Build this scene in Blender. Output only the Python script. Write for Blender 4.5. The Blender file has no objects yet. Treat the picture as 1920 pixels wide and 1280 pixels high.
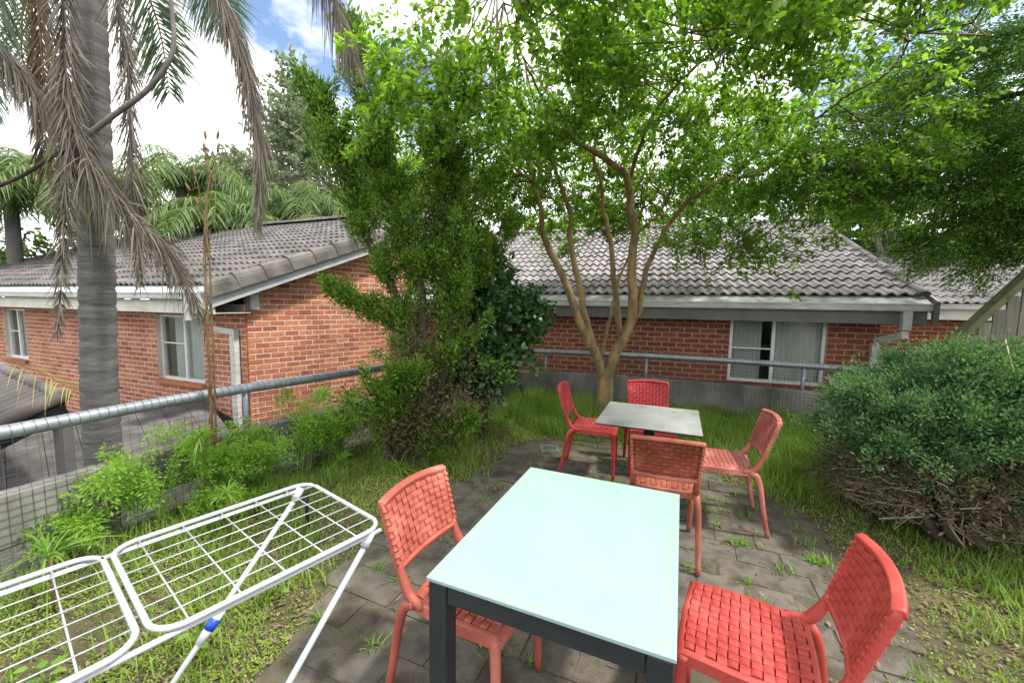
import bpy, math, random
import numpy as np
from mathutils import Vector, Matrix

# ------------------------------------------------------------------ camera, sky, sun, exposure
scene = bpy.context.scene
H = 1.56
FPX, PITCH, ROLL = 750.0, math.atan(69/750), math.radians(0.9)
fw = np.array([0, math.cos(PITCH), -math.sin(PITCH)])
rt0 = np.array([1.0, 0, 0]); up0 = np.cross(rt0, fw)
rt = math.cos(ROLL)*rt0 + math.sin(ROLL)*up0
up = -math.sin(ROLL)*rt0 + math.cos(ROLL)*up0
cam = bpy.data.cameras.new('camera'); cam_o = bpy.data.objects.new('camera', cam)
scene.collection.objects.link(cam_o)
cam.sensor_width = 36; cam.lens = FPX/1920*36; cam.clip_start = 0.02; cam.clip_end = 3000
m = Matrix.Identity(4)
for r in range(3):
    m[r][0], m[r][1], m[r][2] = rt[r], up[r], -fw[r]
m.translation = (0, 0, H)
cam_o.matrix_world = m
scene.camera = cam_o

SUN_AZ, SUN_EL = math.radians(103), math.radians(58)      # azimuth clockwise from +y
to_sun = Vector((math.sin(SUN_AZ)*math.cos(SUN_EL), math.cos(SUN_AZ)*math.cos(SUN_EL), math.sin(SUN_EL)))
sun = bpy.data.lights.new('sun', 'SUN'); sun.energy = 2.5; sun.angle = math.radians(4.0); sun.color = (1, .95, .86)
sun_o = bpy.data.objects.new('sun', sun); scene.collection.objects.link(sun_o)
sun_o.rotation_euler = to_sun.to_track_quat('Z', 'Y').to_euler()

world = bpy.data.worlds.new('World'); scene.world = world; world.use_nodes = True
nt = world.node_tree; nt.nodes.clear()
def N(tree, typ, **kw):
    n = tree.nodes.new(typ)
    for k, v in kw.items(): setattr(n, k, v)
    return n
wout = N(nt, 'ShaderNodeOutputWorld')
sky = N(nt, 'ShaderNodeTexSky', sky_type='NISHITA'); sky.sun_disc = False
sky.sun_elevation = SUN_EL; sky.sun_rotation = SUN_AZ
bg1 = N(nt, 'ShaderNodeBackground'); bg1.inputs[1].default_value = 0.13
bg2 = N(nt, 'ShaderNodeBackground'); bg2.inputs[0].default_value = (1, 1, 1, 1); bg2.inputs[1].default_value = 1.2
tc = N(nt, 'ShaderNodeTexCoord')
mp = N(nt, 'ShaderNodeMapping'); mp.inputs['Scale'].default_value = (1, 1, 1.6); mp.inputs['Location'].default_value = (12.2, 3.3, .7)
nz = N(nt, 'ShaderNodeTexNoise'); nz.inputs['Scale'].default_value = 2.3; nz.inputs['Detail'].default_value = 7; nz.inputs['Roughness'].default_value = .55
cr = N(nt, 'ShaderNodeValToRGB'); cr.color_ramp.elements[0].position = .36; cr.color_ramp.elements[1].position = .50
mx = N(nt, 'ShaderNodeMixShader')
L = nt.links.new
L(tc.outputs['Generated'], mp.inputs[0]); L(mp.outputs[0], nz.inputs['Vector']); L(nz.outputs[0], cr.inputs[0])
L(sky.outputs[0], bg1.inputs[0]); L(cr.outputs[0], mx.inputs[0]); L(bg1.outputs[0], mx.inputs[1]); L(bg2.outputs[0], mx.inputs[2])
L(mx.outputs[0], wout.inputs[0])

vs = scene.view_settings
vs.view_transform = 'Standard'; vs.look = 'None'; vs.gamma = 1; vs.use_curve_mapping = False; vs.exposure = 1.15
scene.cycles.max_bounces = 8; scene.cycles.diffuse_bounces = 4; scene.cycles.transparent_max_bounces = 12
scene.cycles.use_denoising = True
scene.cycles.sample_clamp_indirect = 6

# ------------------------------------------------------------------ helpers
rng = np.random.default_rng(7); random.seed(7)
COL = scene.collection
def ray(x, y): return fw + (x-960)/FPX*rt - (y-640)/FPX*up
def at(x, y, d):
    r = ray(x, y); p = r*d/r[1]; return np.array([p[0], p[1], p[2]+H])
def proj(P):
    v = np.asarray(P, float) - np.array([0, 0, H]); d = v@fw
    return 960+FPX*(v@rt)/d, 640-FPX*(v@up)/d, d
def link(o, parent=None):
    COL.objects.link(o)
    if parent is not None: o.parent = parent
    return o
def tag(o, label=None, cat=None, group=None, kind=None):
    if label: o['label'] = label
    if cat: o['category'] = cat
    if group: o['group'] = group
    if kind: o['kind'] = kind
    return o
def empty(name, loc=(0, 0, 0), rz=0, parent=None):
    o = bpy.data.objects.new(name, None); o.empty_display_size = .1
    o.location = loc; o.rotation_euler = (0, 0, rz); return link(o, parent)
class MB:
    def __init__(s): s.v = []; s.f = []
    def add(s, V, Fc):
        b = len(s.v); s.v += [tuple(map(float, p)) for p in V]; s.f += [tuple(b+i for i in f) for f in Fc]; return s
    def box(s, c, size, ax=None):
        hx, hy, hz = [k/2 for k in size]
        A = np.eye(3) if ax is None else np.array(ax, float)      # rows = axes
        V = [np.array(c)+A[0]*x*hx+A[1]*y*hy+A[2]*z*hz for x in (-1, 1) for y in (-1, 1) for z in (-1, 1)]
        return s.add(V, [(0, 1, 3, 2), (4, 6, 7, 5), (0, 4, 5, 1), (2, 3, 7, 6), (0, 2, 6, 4), (1, 5, 7, 3)])
    def tube(s, pts, r, seg=8, cap=True, flat=None):
        P = np.array(pts, float); n = len(P); R = np.broadcast_to(np.array(r, float), (n,)) if np.ndim(r) < 2 else None
        T = np.gradient(P, axis=0); T /= np.linalg.norm(T, axis=1)[:, None]+1e-9
        ref = np.array([0, 0, 1.0]) if abs(T[0][2]) < .9 else np.array([1.0, 0, 0])
        u = np.cross(ref, T[0]); u /= np.linalg.norm(u); V = []
        for i in range(n):
            u = u - T[i]*(u@T[i]); u /= np.linalg.norm(u)+1e-9; w = np.cross(T[i], u)
            for k in range(seg):
                a = 2*math.pi*k/seg; fl = 1 if flat is None else flat
                V.append(P[i]+R[i]*(math.cos(a)*u+fl*math.sin(a)*w))
        Fc = [(i*seg+k, i*seg+(k+1) % seg, (i+1)*seg+(k+1) % seg, (i+1)*seg+k) for i in range(n-1) for k in range(seg)]
        if cap: Fc += [tuple(range(seg-1, -1, -1)), tuple((n-1)*seg+k for k in range(seg))]
        return s.add(V, Fc)
    def prism(s, poly, z0, z1):
        n = len(poly)
        V = [(x, y, z0) for x, y in poly]+[(x, y, z1) for x, y in poly]
        return s.add(V, [tuple(range(n-1, -1, -1)), tuple(range(n, 2*n))]+[(i, (i+1) % n, n+(i+1) % n, n+i) for i in range(n)])
    def mesh(s, name, mat=None, smooth=False):
        me = bpy.data.meshes.new(name); me.from_pydata(s.v, [], s.f); me.update()
        if mat: me.materials.append(mat)
        if smooth: me.shade_smooth()
        return me
    def build(s, name, mat=None, parent=None, smooth=False, loc=None):
        o = bpy.data.objects.new(name, s.mesh(name, mat, smooth))
        if loc is not None: o.location = loc
        return link(o, parent)
def bevel(o, w=.004, seg=2):
    b = o.modifiers.new('b', 'BEVEL'); b.width = w; b.segments = seg; b.limit_method = 'ANGLE'; return o
def spline(pts, n=24):
    P = np.array(pts, float); k = len(P)
    if k < 3:
        return np.array([P[0]+(P[-1]-P[0])*t for t in np.linspace(0, 1, n)])
    out = []; Q = np.vstack([2*P[0]-P[1], P, 2*P[-1]-P[-2]])
    per = max(2, n//(k-1))
    for i in range(k-1):
        p0, p1, p2, p3 = Q[i:i+4]
        for t in np.linspace(0, 1, per, endpoint=False):
            out.append(.5*((2*p1)+(-p0+p2)*t+(2*p0-5*p1+4*p2-p3)*t*t+(-p0+3*p1-3*p2+p3)*t**3))
    out.append(P[-1]); return np.array(out)
def npmesh(name, V, Fc, mat):
    """V (n,3) float, Fc (m,k) int, all faces of one size"""
    me = bpy.data.meshes.new(name); V = np.ascontiguousarray(V, np.float32); Fc = np.ascontiguousarray(Fc, np.int32)
    me.vertices.add(len(V)); me.vertices.foreach_set('co', V.ravel())
    mm, k = Fc.shape; me.loops.add(mm*k); me.loops.foreach_set('vertex_index', Fc.ravel())
    me.polygons.add(mm); me.polygons.foreach_set('loop_start', np.arange(0, mm*k, k, dtype=np.int32))
    me.update(calc_edges=True)
    if mat: me.materials.append(mat)
    return me
def unit(a): return a/(np.linalg.norm(a, axis=-1, keepdims=True)+1e-9)
def frames(d, nrm):
    """columns x,y,z: y along d, z close to nrm"""
    y = unit(d); x = unit(np.cross(y, nrm)); z = np.cross(x, y)
    return np.stack([x, y, z], axis=-1)
def scatter(bv, bf, P, R, S):
    """base verts (k,3) faces (m,q); P (n,3), R (n,3,3), S (n,) or (n,3) -> verts, faces"""
    bv = np.asarray(bv, float); bf = np.asarray(bf); n = len(P)
    S = np.asarray(S, float); S = S[:, None] if S.ndim == 1 else S
    loc = bv[None]*S[:, None, :] if S.shape[1] == 3 else bv[None]*S[:, :, None]
    V = np.einsum('nij,nkj->nki', R, loc)+P[:, None, :]
    Fc = bf[None]+(np.arange(n)*len(bv))[:, None, None]
    return V.reshape(-1, 3), Fc.reshape(-1, bf.shape[1])
def scat_obj(name, bv, bf, P, R, S, mat, parent=None):
    V, Fc = scatter(bv, bf, P, R, S)
    return link(bpy.data.objects.new(name, npmesh(name, V, Fc, mat)), parent)
LEAF_V = [(0, 0, 0), (.24, .28, .05), (-.24, .28, .05), (.23, .68, .05), (-.23, .68, .05), (0, 1, -.05)]
LEAF_F = [(0, 1, 2), (2, 1, 3), (2, 3, 4), (4, 3, 5)]
BLADE_V = [(-.5, 0, 0), (.5, 0, 0), (.42, .5, .06), (-.42, .5, .06), (0, 1, .32)]
BLADE_F = [(0, 1, 2), (0, 2, 3), (3, 2, 4)]
SPRIG_V = [(0, 0, 0), (.20, .5, .04), (0, 1, 0), (-.20, .5, -.04)]
SPRIG_F = [(0, 1, 2), (0, 2, 3)]
def rdir(n): return unit(rng.normal(size=(n, 3)))
def copy_tree(o, parent=None):
    c = o.copy(); COL.objects.link(c); c.parent = parent
    for ch in o.children: copy_tree(ch, c)
    return c

# ------------------------------------------------------------------ materials
def ramp(tree, cols, pos=None):
    n = N(tree, 'ShaderNodeValToRGB'); e = n.color_ramp.elements
    pos = pos or [i/max(1, len(cols)-1) for i in range(len(cols))]
    while len(e) < len(cols): e.new(.5)
    for i, (c, p) in enumerate(zip(cols, pos)):
        e[i].position = p
    for i, c in enumerate(cols): e[i].color = (*c, 1)
    return n
def pbr(name, cols, scale=6, rough=.75, bump=0, bscale=80, metal=0, spec=.35, vary=0, vcols=None, detail=6, pos=None, stretch=None, rrange=0, space='Object', stain=0):
    """noise-mixed colours; vary: each piece (object or mesh island) takes its own tone; vcols: ramp of piece colours"""
    mt = bpy.data.materials.new(name); mt.use_nodes = True; t = mt.node_tree; b = t.nodes['Principled BSDF']
    tcn = N(t, 'ShaderNodeTexCoord'); src = tcn.outputs[space] if space != 'World' else N(t, 'ShaderNodeNewGeometry').outputs['Position']
    if stretch:
        mpn = N(t, 'ShaderNodeMapping'); mpn.inputs['Scale'].default_value = stretch; t.links.new(src, mpn.inputs[0]); src = mpn.outputs[0]
    nzn = N(t, 'ShaderNodeTexNoise'); nzn.inputs['Scale'].default_value = scale; nzn.inputs['Detail'].default_value = detail
    t.links.new(src, nzn.inputs['Vector'])
    rp = ramp(t, cols, pos or ([.3+.4*i/max(1, len(cols)-1) for i in range(len(cols))]))
    t.links.new(nzn.outputs[0], rp.inputs[0]); col = rp.outputs[0]
    if vary or vcols:
        g = N(t, 'ShaderNodeNewGeometry'); oi = N(t, 'ShaderNodeObjectInfo')
        ad = N(t, 'ShaderNodeMath', operation='ADD'); fr = N(t, 'ShaderNodeMath', operation='FRACT')
        t.links.new(g.outputs['Random Per Island'], ad.inputs[0]); t.links.new(oi.outputs['Random'], ad.inputs[1]); t.links.new(ad.outputs[0], fr.inputs[0])
        if vcols:
            vr = ramp(t, vcols); vr.color_ramp.interpolation = 'LINEAR'; t.links.new(fr.outputs[0], vr.inputs[0])
            mxn = N(t, 'ShaderNodeMix', data_type='RGBA', blend_type='MULTIPLY'); mxn.inputs[0].default_value = 1
            t.links.new(col, mxn.inputs[6]); t.links.new(vr.outputs[0], mxn.inputs[7]); col = mxn.outputs[2]
        if vary:
            hs = N(t, 'ShaderNodeHueSaturation'); mr = N(t, 'ShaderNodeMapRange'); mr.inputs[3].default_value = 1-vary; mr.inputs[4].default_value = 1+vary
            t.links.new(fr.outputs[0], mr.inputs[0]); t.links.new(mr.outputs[0], hs.inputs['Value']); t.links.new(col, hs.inputs['Color']); col = hs.outputs[0]
    if stain:
        n9 = N(t, 'ShaderNodeTexNoise'); n9.inputs['Scale'].default_value = 1.1; n9.inputs['Detail'].default_value = 7; n9.inputs['Roughness'].default_value = .65
        t.links.new(N(t, 'ShaderNodeNewGeometry').outputs['Position'], n9.inputs['Vector'])
        r9 = ramp(t, [(1-stain, 1-stain, 1-stain*1.05), (1, 1, 1), (1+stain*.35, 1+stain*.33, 1+stain*.3)], [.32, .5, .7]); t.links.new(n9.outputs[0], r9.inputs[0])
        m9 = N(t, 'ShaderNodeMix', data_type='RGBA', blend_type='MULTIPLY'); m9.inputs[0].default_value = 1; t.links.new(col, m9.inputs[6]); t.links.new(r9.outputs[0], m9.inputs[7]); col = m9.outputs[2]
    t.links.new(col, b.inputs['Base Color'])
    b.inputs['Roughness'].default_value = rough; b.inputs['Metallic'].default_value = metal; b.inputs['Specular IOR Level'].default_value = spec
    if rrange:
        mr2 = N(t, 'ShaderNodeMapRange'); mr2.inputs[3].default_value = rough-rrange; mr2.inputs[4].default_value = rough+rrange
        t.links.new(nzn.outputs[0], mr2.inputs[0]); t.links.new(mr2.outputs[0], b.inputs['Roughness'])
    if bump:
        n2 = N(t, 'ShaderNodeTexNoise'); n2.inputs['Scale'].default_value = bscale; n2.inputs['Detail'].default_value = 5; t.links.new(src, n2.inputs['Vector'])
        bp = N(t, 'ShaderNodeBump'); bp.inputs['Strength'].default_value = bump; bp.inputs['Distance'].default_value = .01
        t.links.new(n2.outputs[0], bp.inputs['Height']); t.links.new(bp.outputs[0], b.inputs['Normal'])
    return mt
def leafmat(name, cols, trans=.45, rough=.45, spec=.35, tint=1.5):
    mt = bpy.data.materials.new(name); mt.use_nodes = True; t = mt.node_tree; b = t.nodes['Principled BSDF']; out = t.nodes['Material Output']
    g = N(t, 'ShaderNodeNewGeometry'); rp = ramp(t, cols); t.links.new(g.outputs['Random Per Island'], rp.inputs[0])
    t.links.new(rp.outputs[0], b.inputs['Base Color']); b.inputs['Roughness'].default_value = rough; b.inputs['Specular IOR Level'].default_value = spec
    tr = N(t, 'ShaderNodeBsdfTranslucent')
    gm = N(t, 'ShaderNodeMix', data_type='RGBA', blend_type='MULTIPLY'); gm.inputs[0].default_value = 1; gm.inputs[7].default_value = (tint*1.05, tint*1.15, tint*.55, 1)
    t.links.new(rp.outputs[0], gm.inputs[6]); t.links.new(gm.outputs[2], tr.inputs[0])
    ms = N(t, 'ShaderNodeMixShader'); ms.inputs[0].default_value = trans
    t.links.new(b.outputs[0], ms.inputs[1]); t.links.new(tr.outputs[0], ms.inputs[2]); t.links.new(ms.outputs[0], out.inputs[0])
    return mt
M = {}
M['soil'] = pbr('soil', [(.045, .032, .02), (.10, .075, .05), (.06, .055, .025), (.13, .10, .07)], 5, .95, .8, 40)
M['lower'] = pbr('lower_soil', [(.05, .05, .03), (.09, .085, .05)], 1.5, .95)
M['paver'] = pbr('paver', [(.05, .043, .031), (.092, .081, .066), (.145, .13, .11), (.068, .066, .040)], 5.5, .95, .8, 140, detail=13, vary=.10, vcols=[(1, 1, 1), (1.08, 1.0, .95), (.9, .9, .9), (1.0, .98, .93)], space='World', stain=0.4)
M['sand'] = pbr('joint_sand', [(.05, .043, .03), (.10, .085, .06), (.075, .075, .035)], 7, .95, .6, 120)
M['concrete'] = pbr('concrete', [(.075, .072, .06), (.15, .145, .13), (.235, .23, .21)], 3.5, .9, .4, 60, stretch=(1, 1, .35), stain=0.4)
M['galv'] = pbr('galv', [(.20, .22, .24), (.30, .33, .36)], 12, .42, .1, 60, metal=.55, spec=.5)
M['wire'] = pbr('wire', [(.05, .055, .06), (.10, .11, .11)], 20, .55, metal=.4)
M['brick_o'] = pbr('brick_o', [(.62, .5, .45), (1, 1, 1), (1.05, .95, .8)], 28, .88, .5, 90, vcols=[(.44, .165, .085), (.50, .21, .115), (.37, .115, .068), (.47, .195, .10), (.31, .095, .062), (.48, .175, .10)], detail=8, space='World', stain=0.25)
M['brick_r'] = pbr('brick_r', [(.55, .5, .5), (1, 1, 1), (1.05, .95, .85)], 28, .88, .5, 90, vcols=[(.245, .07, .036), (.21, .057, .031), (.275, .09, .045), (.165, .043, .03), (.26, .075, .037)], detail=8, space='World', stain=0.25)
M['mortar_l'] = pbr('mortar_l', [(.52, .46, .40), (.64, .58, .52)], 30, .95, stain=0.25)
M['mortar_r'] = pbr('mortar_r', [(.30, .225, .165), (.38, .295, .225)], 30, .95, stain=0.25)
M['tile_l'] = pbr('tile_l', [(.062, .056, .055), (.11, .10, .098), (.15, .14, .135)], 3.5, .85, .3, 70, vary=.12, space='World', detail=10, stain=0.35)
M['tile_r'] = pbr('tile_r', [(.14, .128, .13), (.215, .197, .20), (.275, .255, .255)], 3.5, .85, .3, 70, vary=.10, space='World', detail=10, stain=0.32)
M['barge_tile'] = pbr('barge_tile', [(.08, .074, .068), (.14, .13, .12), (.20, .185, .165)], 4, .9, .4, 60, vary=.1, space='World', detail=10, stain=0.35)
M['paint_grey'] = pbr('paint_grey', [(.36, .37, .39), (.46, .47, .49)], 5, .6, .1, 30)
M['paint_cream'] = pbr('paint_cream', [(.50, .48, .42), (.62, .60, .54)], 4, .6, stain=0.2)
M['paint_dark'] = pbr('paint_dark', [(.10, .098, .096), (.14, .137, .135)], 4, .65)
M['gutter'] = pbr('gutter', [(.42, .43, .40), (.60, .62, .60)], 6, .45, stretch=(1, 1, 4), stain=0.2)
M['flash'] = pbr('flash', [(.36, .40, .41), (.50, .55, .56), (.42, .43, .40)], 5, .5)
M['flash_dirty'] = pbr('flash_dirty', [(.20, .20, .175), (.38, .39, .37), (.50, .52, .51)], 6, .75, .3, 60)
M['alu'] = pbr('alu', [(.62, .62, .60), (.72, .72, .70)], 8, .4)
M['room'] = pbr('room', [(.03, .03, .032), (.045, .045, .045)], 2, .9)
M['curtain'] = pbr('curtain', [(.50, .50, .47), (.62, .62, .59)], 3, .9)
M['curtain_l'] = pbr('curtain_l', [(.58, .62, .64), (.70, .74, .75)], 3, .9)
M['bark'] = pbr('bark', [(.20, .13, .06), (.29, .20, .095), (.145, .10, .045), (.25, .20, .10)], 4, .75, .5, 30, stretch=(2.5, 2.5, .5))
M['bark_dark'] = pbr('bark_dark', [(.035, .026, .02), (.08, .06, .045)], 10, .9, .6, 40, stretch=(2, 2, .6))
M['bark_grey'] = pbr('bark_grey', [(.10, .09, .08), (.2, .185, .17)], 8, .9, .6, 30)
M['twig'] = pbr('twig', [(.09, .065, .045), (.17, .13, .09)], 10, .9)
M['dry_twig'] = pbr('dry_twig', [(.18, .145, .105), (.33, .27, .20)], 10, .9)
M['palm_bark'] = pbr('palm_bark', [(.085, .081, .078), (.115, .11, .105), (.14, .134, .128), (.17, .164, .157)], 11, .95, .6, 90, stretch=(.7, .7, 4.5), detail=9)
M['dead_frond'] = leafmat('dead_frond', [(.115, .10, .085), (.17, .15, .125), (.235, .205, .17), (.085, .07, .055)], .15, .8, .2, 1)
M['brown_frond'] = leafmat('brown_frond', [(.12, .085, .05), (.18, .13, .08), (.09, .06, .04)], .2, .8, .2, 1)
M['palm_green'] = leafmat('palm_green', [(.06, .11, .04), (.11, .18, .06), (.16, .22, .085), (.23, .27, .13)], .4, .5)
M['palm_near'] = leafmat('palm_near', [(.06, .10, .06), (.10, .15, .085), (.13, .18, .10)], .35, .5)
M['palm_yellow'] = leafmat('palm_yellow', [(.36, .29, .06), (.42, .33, .09), (.25, .25, .05)], .35, .5)
M['crape'] = leafmat('crape', [(.045, .105, .012), (.10, .19, .02), (.145, .25, .03), (.21, .31, .05), (.08, .16, .018)], .56, .38, .45, 1.75)
M['conifer'] = leafmat('conifer', [(.025, .065, .01), (.075, .16, .02), (.13, .235, .032), (.23, .35, .055), (.055, .12, .016)], .4, .6, .25, 1.3)
M['conifer_dead'] = leafmat('conifer_dead', [(.09, .065, .04), (.14, .10, .06), (.06, .045, .03)], .15, .8, .2, 1)
M['juniper'] = leafmat('juniper', [(.028, .07, .03), (.07, .15, .068), (.105, .20, .088), (.17, .27, .11), (.06, .12, .05)], .3, .6, .25, 1.2)
M['juniper_in'] = leafmat('juniper_in', [(.05, .038, .024), (.12, .09, .055), (.22, .17, .11), (.075, .07, .035)], .15, .85, .2, 1)
M['shrub'] = leafmat('shrub', [(.015, .05, .018), (.04, .105, .035), (.09, .19, .05)], .3, .28, .6, 1.3)
M['cypress'] = leafmat('cypress', [(.02, .06, .01), (.06, .135, .02), (.10, .20, .03), (.18, .28, .045)], .45, .55, .3, 1.5)
M['limegreen'] = leafmat('limegreen', [(.10, .18, .03), (.15, .24, .045), (.20, .28, .05)], .5, .45, .35, 1.6)
M['gum'] = leafmat('gum', [(.13, .165, .12), (.19, .225, .165), (.24, .27, .20)], .4, .6, .3, 1.2)
M['fern'] = leafmat('fern', [(.13, .25, .03), (.19, .34, .045), (.26, .40, .06), (.10, .2, .025)], .45, .5, .3, 1.5)
M['grass'] = leafmat('grass', [(.08, .16, .018), (.15, .27, .032), (.21, .34, .05), (.29, .36, .095), (.11, .21, .025)], .45, .5, .3, 1.5)
M['grass_dry'] = leafmat('grass_dry', [(.30, .25, .14), (.38, .32, .2), (.22, .17, .09)], .3, .7, .2, 1)
M['moss'] = leafmat('moss', [(.22, .31, .04), (.30, .40, .065), (.17, .26, .03), (.36, .42, .1)], .4, .6, .2, 1.4)
M['joint_moss'] = leafmat('joint_moss', [(.09, .11, .03), (.13, .15, .04), (.10, .085, .04), (.17, .2, .05)], .2, .8, .2, 1.1)
M['weed'] = leafmat('weed', [(.12, .24, .03), (.18, .32, .05), (.22, .36, .07)], .5, .45, .3, 1.5)
M['litter'] = leafmat('litter', [(.16, .11, .07), (.24, .175, .12), (.09, .06, .04), (.30, .23, .17), (.12, .07, .05)], .1, .85, .2, 1)
M['stalk'] = pbr('stalk', [(.10, .055, .026), (.18, .105, .05), (.14, .085, .045)], 20, .85, .5, 60)
M['wood'] = pbr('wood', [(.10, .092, .072), (.17, .158, .13), (.13, .12, .085)], 6, .9, .4, 40, stretch=(6, 6, .6), vary=.15)
M['mossy_wood'] = pbr('mossy_wood', [(.06, .068, .032), (.11, .117, .06), (.085, .08, .06)], 8, .95, .5, 40)
M['white_tube'] = pbr('white_tube', [(.36, .38, .40), (.43, .45, .47)], 10, .32, spec=.5)
M['grey_tube'] = pbr('grey_tube', [(.27, .30, .33), (.34, .37, .40)], 10, .35, spec=.5)
M['grey_plastic'] = pbr('grey_plastic', [(.48, .51, .54), (.56, .59, .62)], 10, .5)
M['blue'] = pbr('blue_tape', [(.01, .05, .42), (.015, .07, .5)], 10, .4)
M['char'] = pbr('charcoal', [(.012, .016, .018), (.02, .026, .03)], 8, .42, rrange=.08, spec=.45)
M['black'] = pbr('black', [(.008, .008, .009), (.015, .015, .016)], 8, .5)
M['table_grey'] = pbr('table_grey', [(.17, .175, .145), (.25, .26, .235), (.31, .325, .315), (.26, .25, .2)], 4.5, .38, .05, 60, rrange=.1)
M['lip'] = pbr('gully', [(.10, .10, .09), (.2, .2, .19)], 30, .8)
M['grate'] = pbr('grate', [(.16, .16, .155), (.24, .24, .23)], 10, .6, metal=.3)
def plastic(name, a, b, c=None):
    c = c or a; d = tuple(min(1, k*1.12+.035) for k in b)
    return pbr(name, [tuple(k*.68 for k in a), tuple(k*.80 for k in c), tuple(k*.82 for k in b), tuple(k*.9 for k in d)], 6, .5, .12, 260, spec=.4, rrange=.08, space='World', detail=9)
CH = {'coral': plastic('plastic_coral', (.45, .056, .046), (.50, .072, .06)),
      'salmon': plastic('plastic_salmon', (.43, .105, .072), (.48, .13, .09), (.40, .095, .065)),
      'brown': plastic('plastic_brown', (.33, .088, .052), (.38, .11, .066), (.29, .078, .046)),
      'crimson': plastic('plastic_crimson', (.36, .020, .026), (.42, .03, .034)),
      'crimson2': plastic('plastic_crimson_worn', (.40, .030, .034), (.44, .046, .048)),
      'pink': plastic('plastic_pink', (.42, .12, .09), (.48, .155, .12), (.38, .10, .075))}
# frosted mint glass with algae stains near its edge
mt = bpy.data.materials.new('mint_glass'); mt.use_nodes = True; t = mt.node_tree; b = t.nodes['Principled BSDF']
tcn = N(t, 'ShaderNodeTexCoord'); nzn = N(t, 'ShaderNodeTexNoise'); nzn.inputs['Scale'].default_value = 5; nzn.inputs['Detail'].default_value = 8; nzn.inputs['Roughness'].default_value = .65
t.links.new(tcn.outputs['Object'], nzn.inputs['Vector'])
rp = ramp(t, [(.255, .36, .35), (.27, .375, .365), (.29, .39, .38)], [.3, .52, .75]); t.links.new(nzn.outputs[0], rp.inputs[0])
sx = N(t, 'ShaderNodeSeparateXYZ'); t.links.new(tcn.outputs['Object'], sx.inputs[0])
def mth(op, a, bb):
    n = N(t, 'ShaderNodeMath', operation=op)
    for i, q in enumerate((a, bb)):
        if q is None: continue
        if isinstance(q, (int, float)): n.inputs[i].default_value = q
        else: t.links.new(q, n.inputs[i])
    return n.outputs[0]
ex = mth('SUBTRACT', .352, mth('ABSOLUTE', sx.outputs[0], None)); ey = mth('SUBTRACT', .455, mth('ABSOLUTE', sx.outputs[1], None))
ed = mth('MINIMUM', ex, ey)
n3 = N(t, 'ShaderNodeTexNoise'); n3.inputs['Scale'].default_value = 9; t.links.new(tcn.outputs['Object'], n3.inputs['Vector'])
fac = mth('MULTIPLY', mth('LESS_THAN', mth('ABSOLUTE', mth('SUBTRACT', ed, .022), None), mth('MULTIPLY', mth('SUBTRACT', n3.outputs[0], .36), .03)), .35)
mxn = N(t, 'ShaderNodeMix', data_type='RGBA'); t.links.new(fac, mxn.inputs[0]); t.links.new(rp.outputs[0], mxn.inputs[6]); mxn.inputs[7].default_value = (.33, .37, .19, 1)
n4 = N(t, 'ShaderNodeTexNoise'); n4.inputs['Scale'].default_value = 46; n4.inputs['Detail'].default_value = 2; t.links.new(tcn.outputs['Object'], n4.inputs['Vector'])
mx2 = N(t, 'ShaderNodeMix', data_type='RGBA'); t.links.new(mth('MULTIPLY', mth('GREATER_THAN', n4.outputs[0], .735), .6), mx2.inputs[0]); t.links.new(mxn.outputs[2], mx2.inputs[6]); mx2.inputs[7].default_value = (.12, .14, .11, 1)
n5 = N(t, 'ShaderNodeTexNoise'); n5.inputs['Scale'].default_value = 3.2; n5.inputs['Detail'].default_value = 9; n5.inputs['Roughness'].default_value = .7; t.links.new(tcn.outputs['Object'], n5.inputs['Vector'])
mr5 = N(t, 'ShaderNodeMapRange'); mr5.inputs[1].default_value = .3; mr5.inputs[2].default_value = .7; mr5.inputs[3].default_value = .10; mr5.inputs[4].default_value = .34; t.links.new(n5.outputs[0], mr5.inputs[0]); t.links.new(mr5.outputs[0], b.inputs['Roughness'])
t.links.new(mx2.outputs[2], b.inputs['Base Color']); b.inputs['Coat Weight'].default_value = .25; b.inputs['Coat Roughness'].default_value = .05; b.inputs['Specular IOR Level'].default_value = .5
M['mint'] = mt
# window glass
mt = bpy.data.materials.new('window_glass'); mt.use_nodes = True; t = mt.node_tree; t.nodes.remove(t.nodes['Principled BSDF'])
tr = N(t, 'ShaderNodeBsdfTransparent'); tr.inputs[0].default_value = (.92, .95, .94, 1); gl = N(t, 'ShaderNodeBsdfGlossy'); gl.inputs['Roughness'].default_value = .03
lw = N(t, 'ShaderNodeLayerWeight'); lw.inputs[0].default_value = .32; ms = N(t, 'ShaderNodeMixShader')
pw = N(t, 'ShaderNodeMath', operation='POWER'); pw.inputs[1].default_value = 3.0; lw.inputs[0].default_value = .5; t.links.new(lw.outputs['Facing'], pw.inputs[0])
ma = N(t, 'ShaderNodeMath', operation='MULTIPLY_ADD'); ma.inputs[1].default_value = .75; ma.inputs[2].default_value = .05; t.links.new(pw.outputs[0], ma.inputs[0]); t.links.new(ma.outputs[0], ms.inputs[0]); t.links.new(tr.outputs[0], ms.inputs[1]); t.links.new(gl.outputs[0], ms.inputs[2]); t.links.new(ms.outputs[0], t.nodes['Material Output'].inputs[0])
M['glass'] = mt

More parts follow.
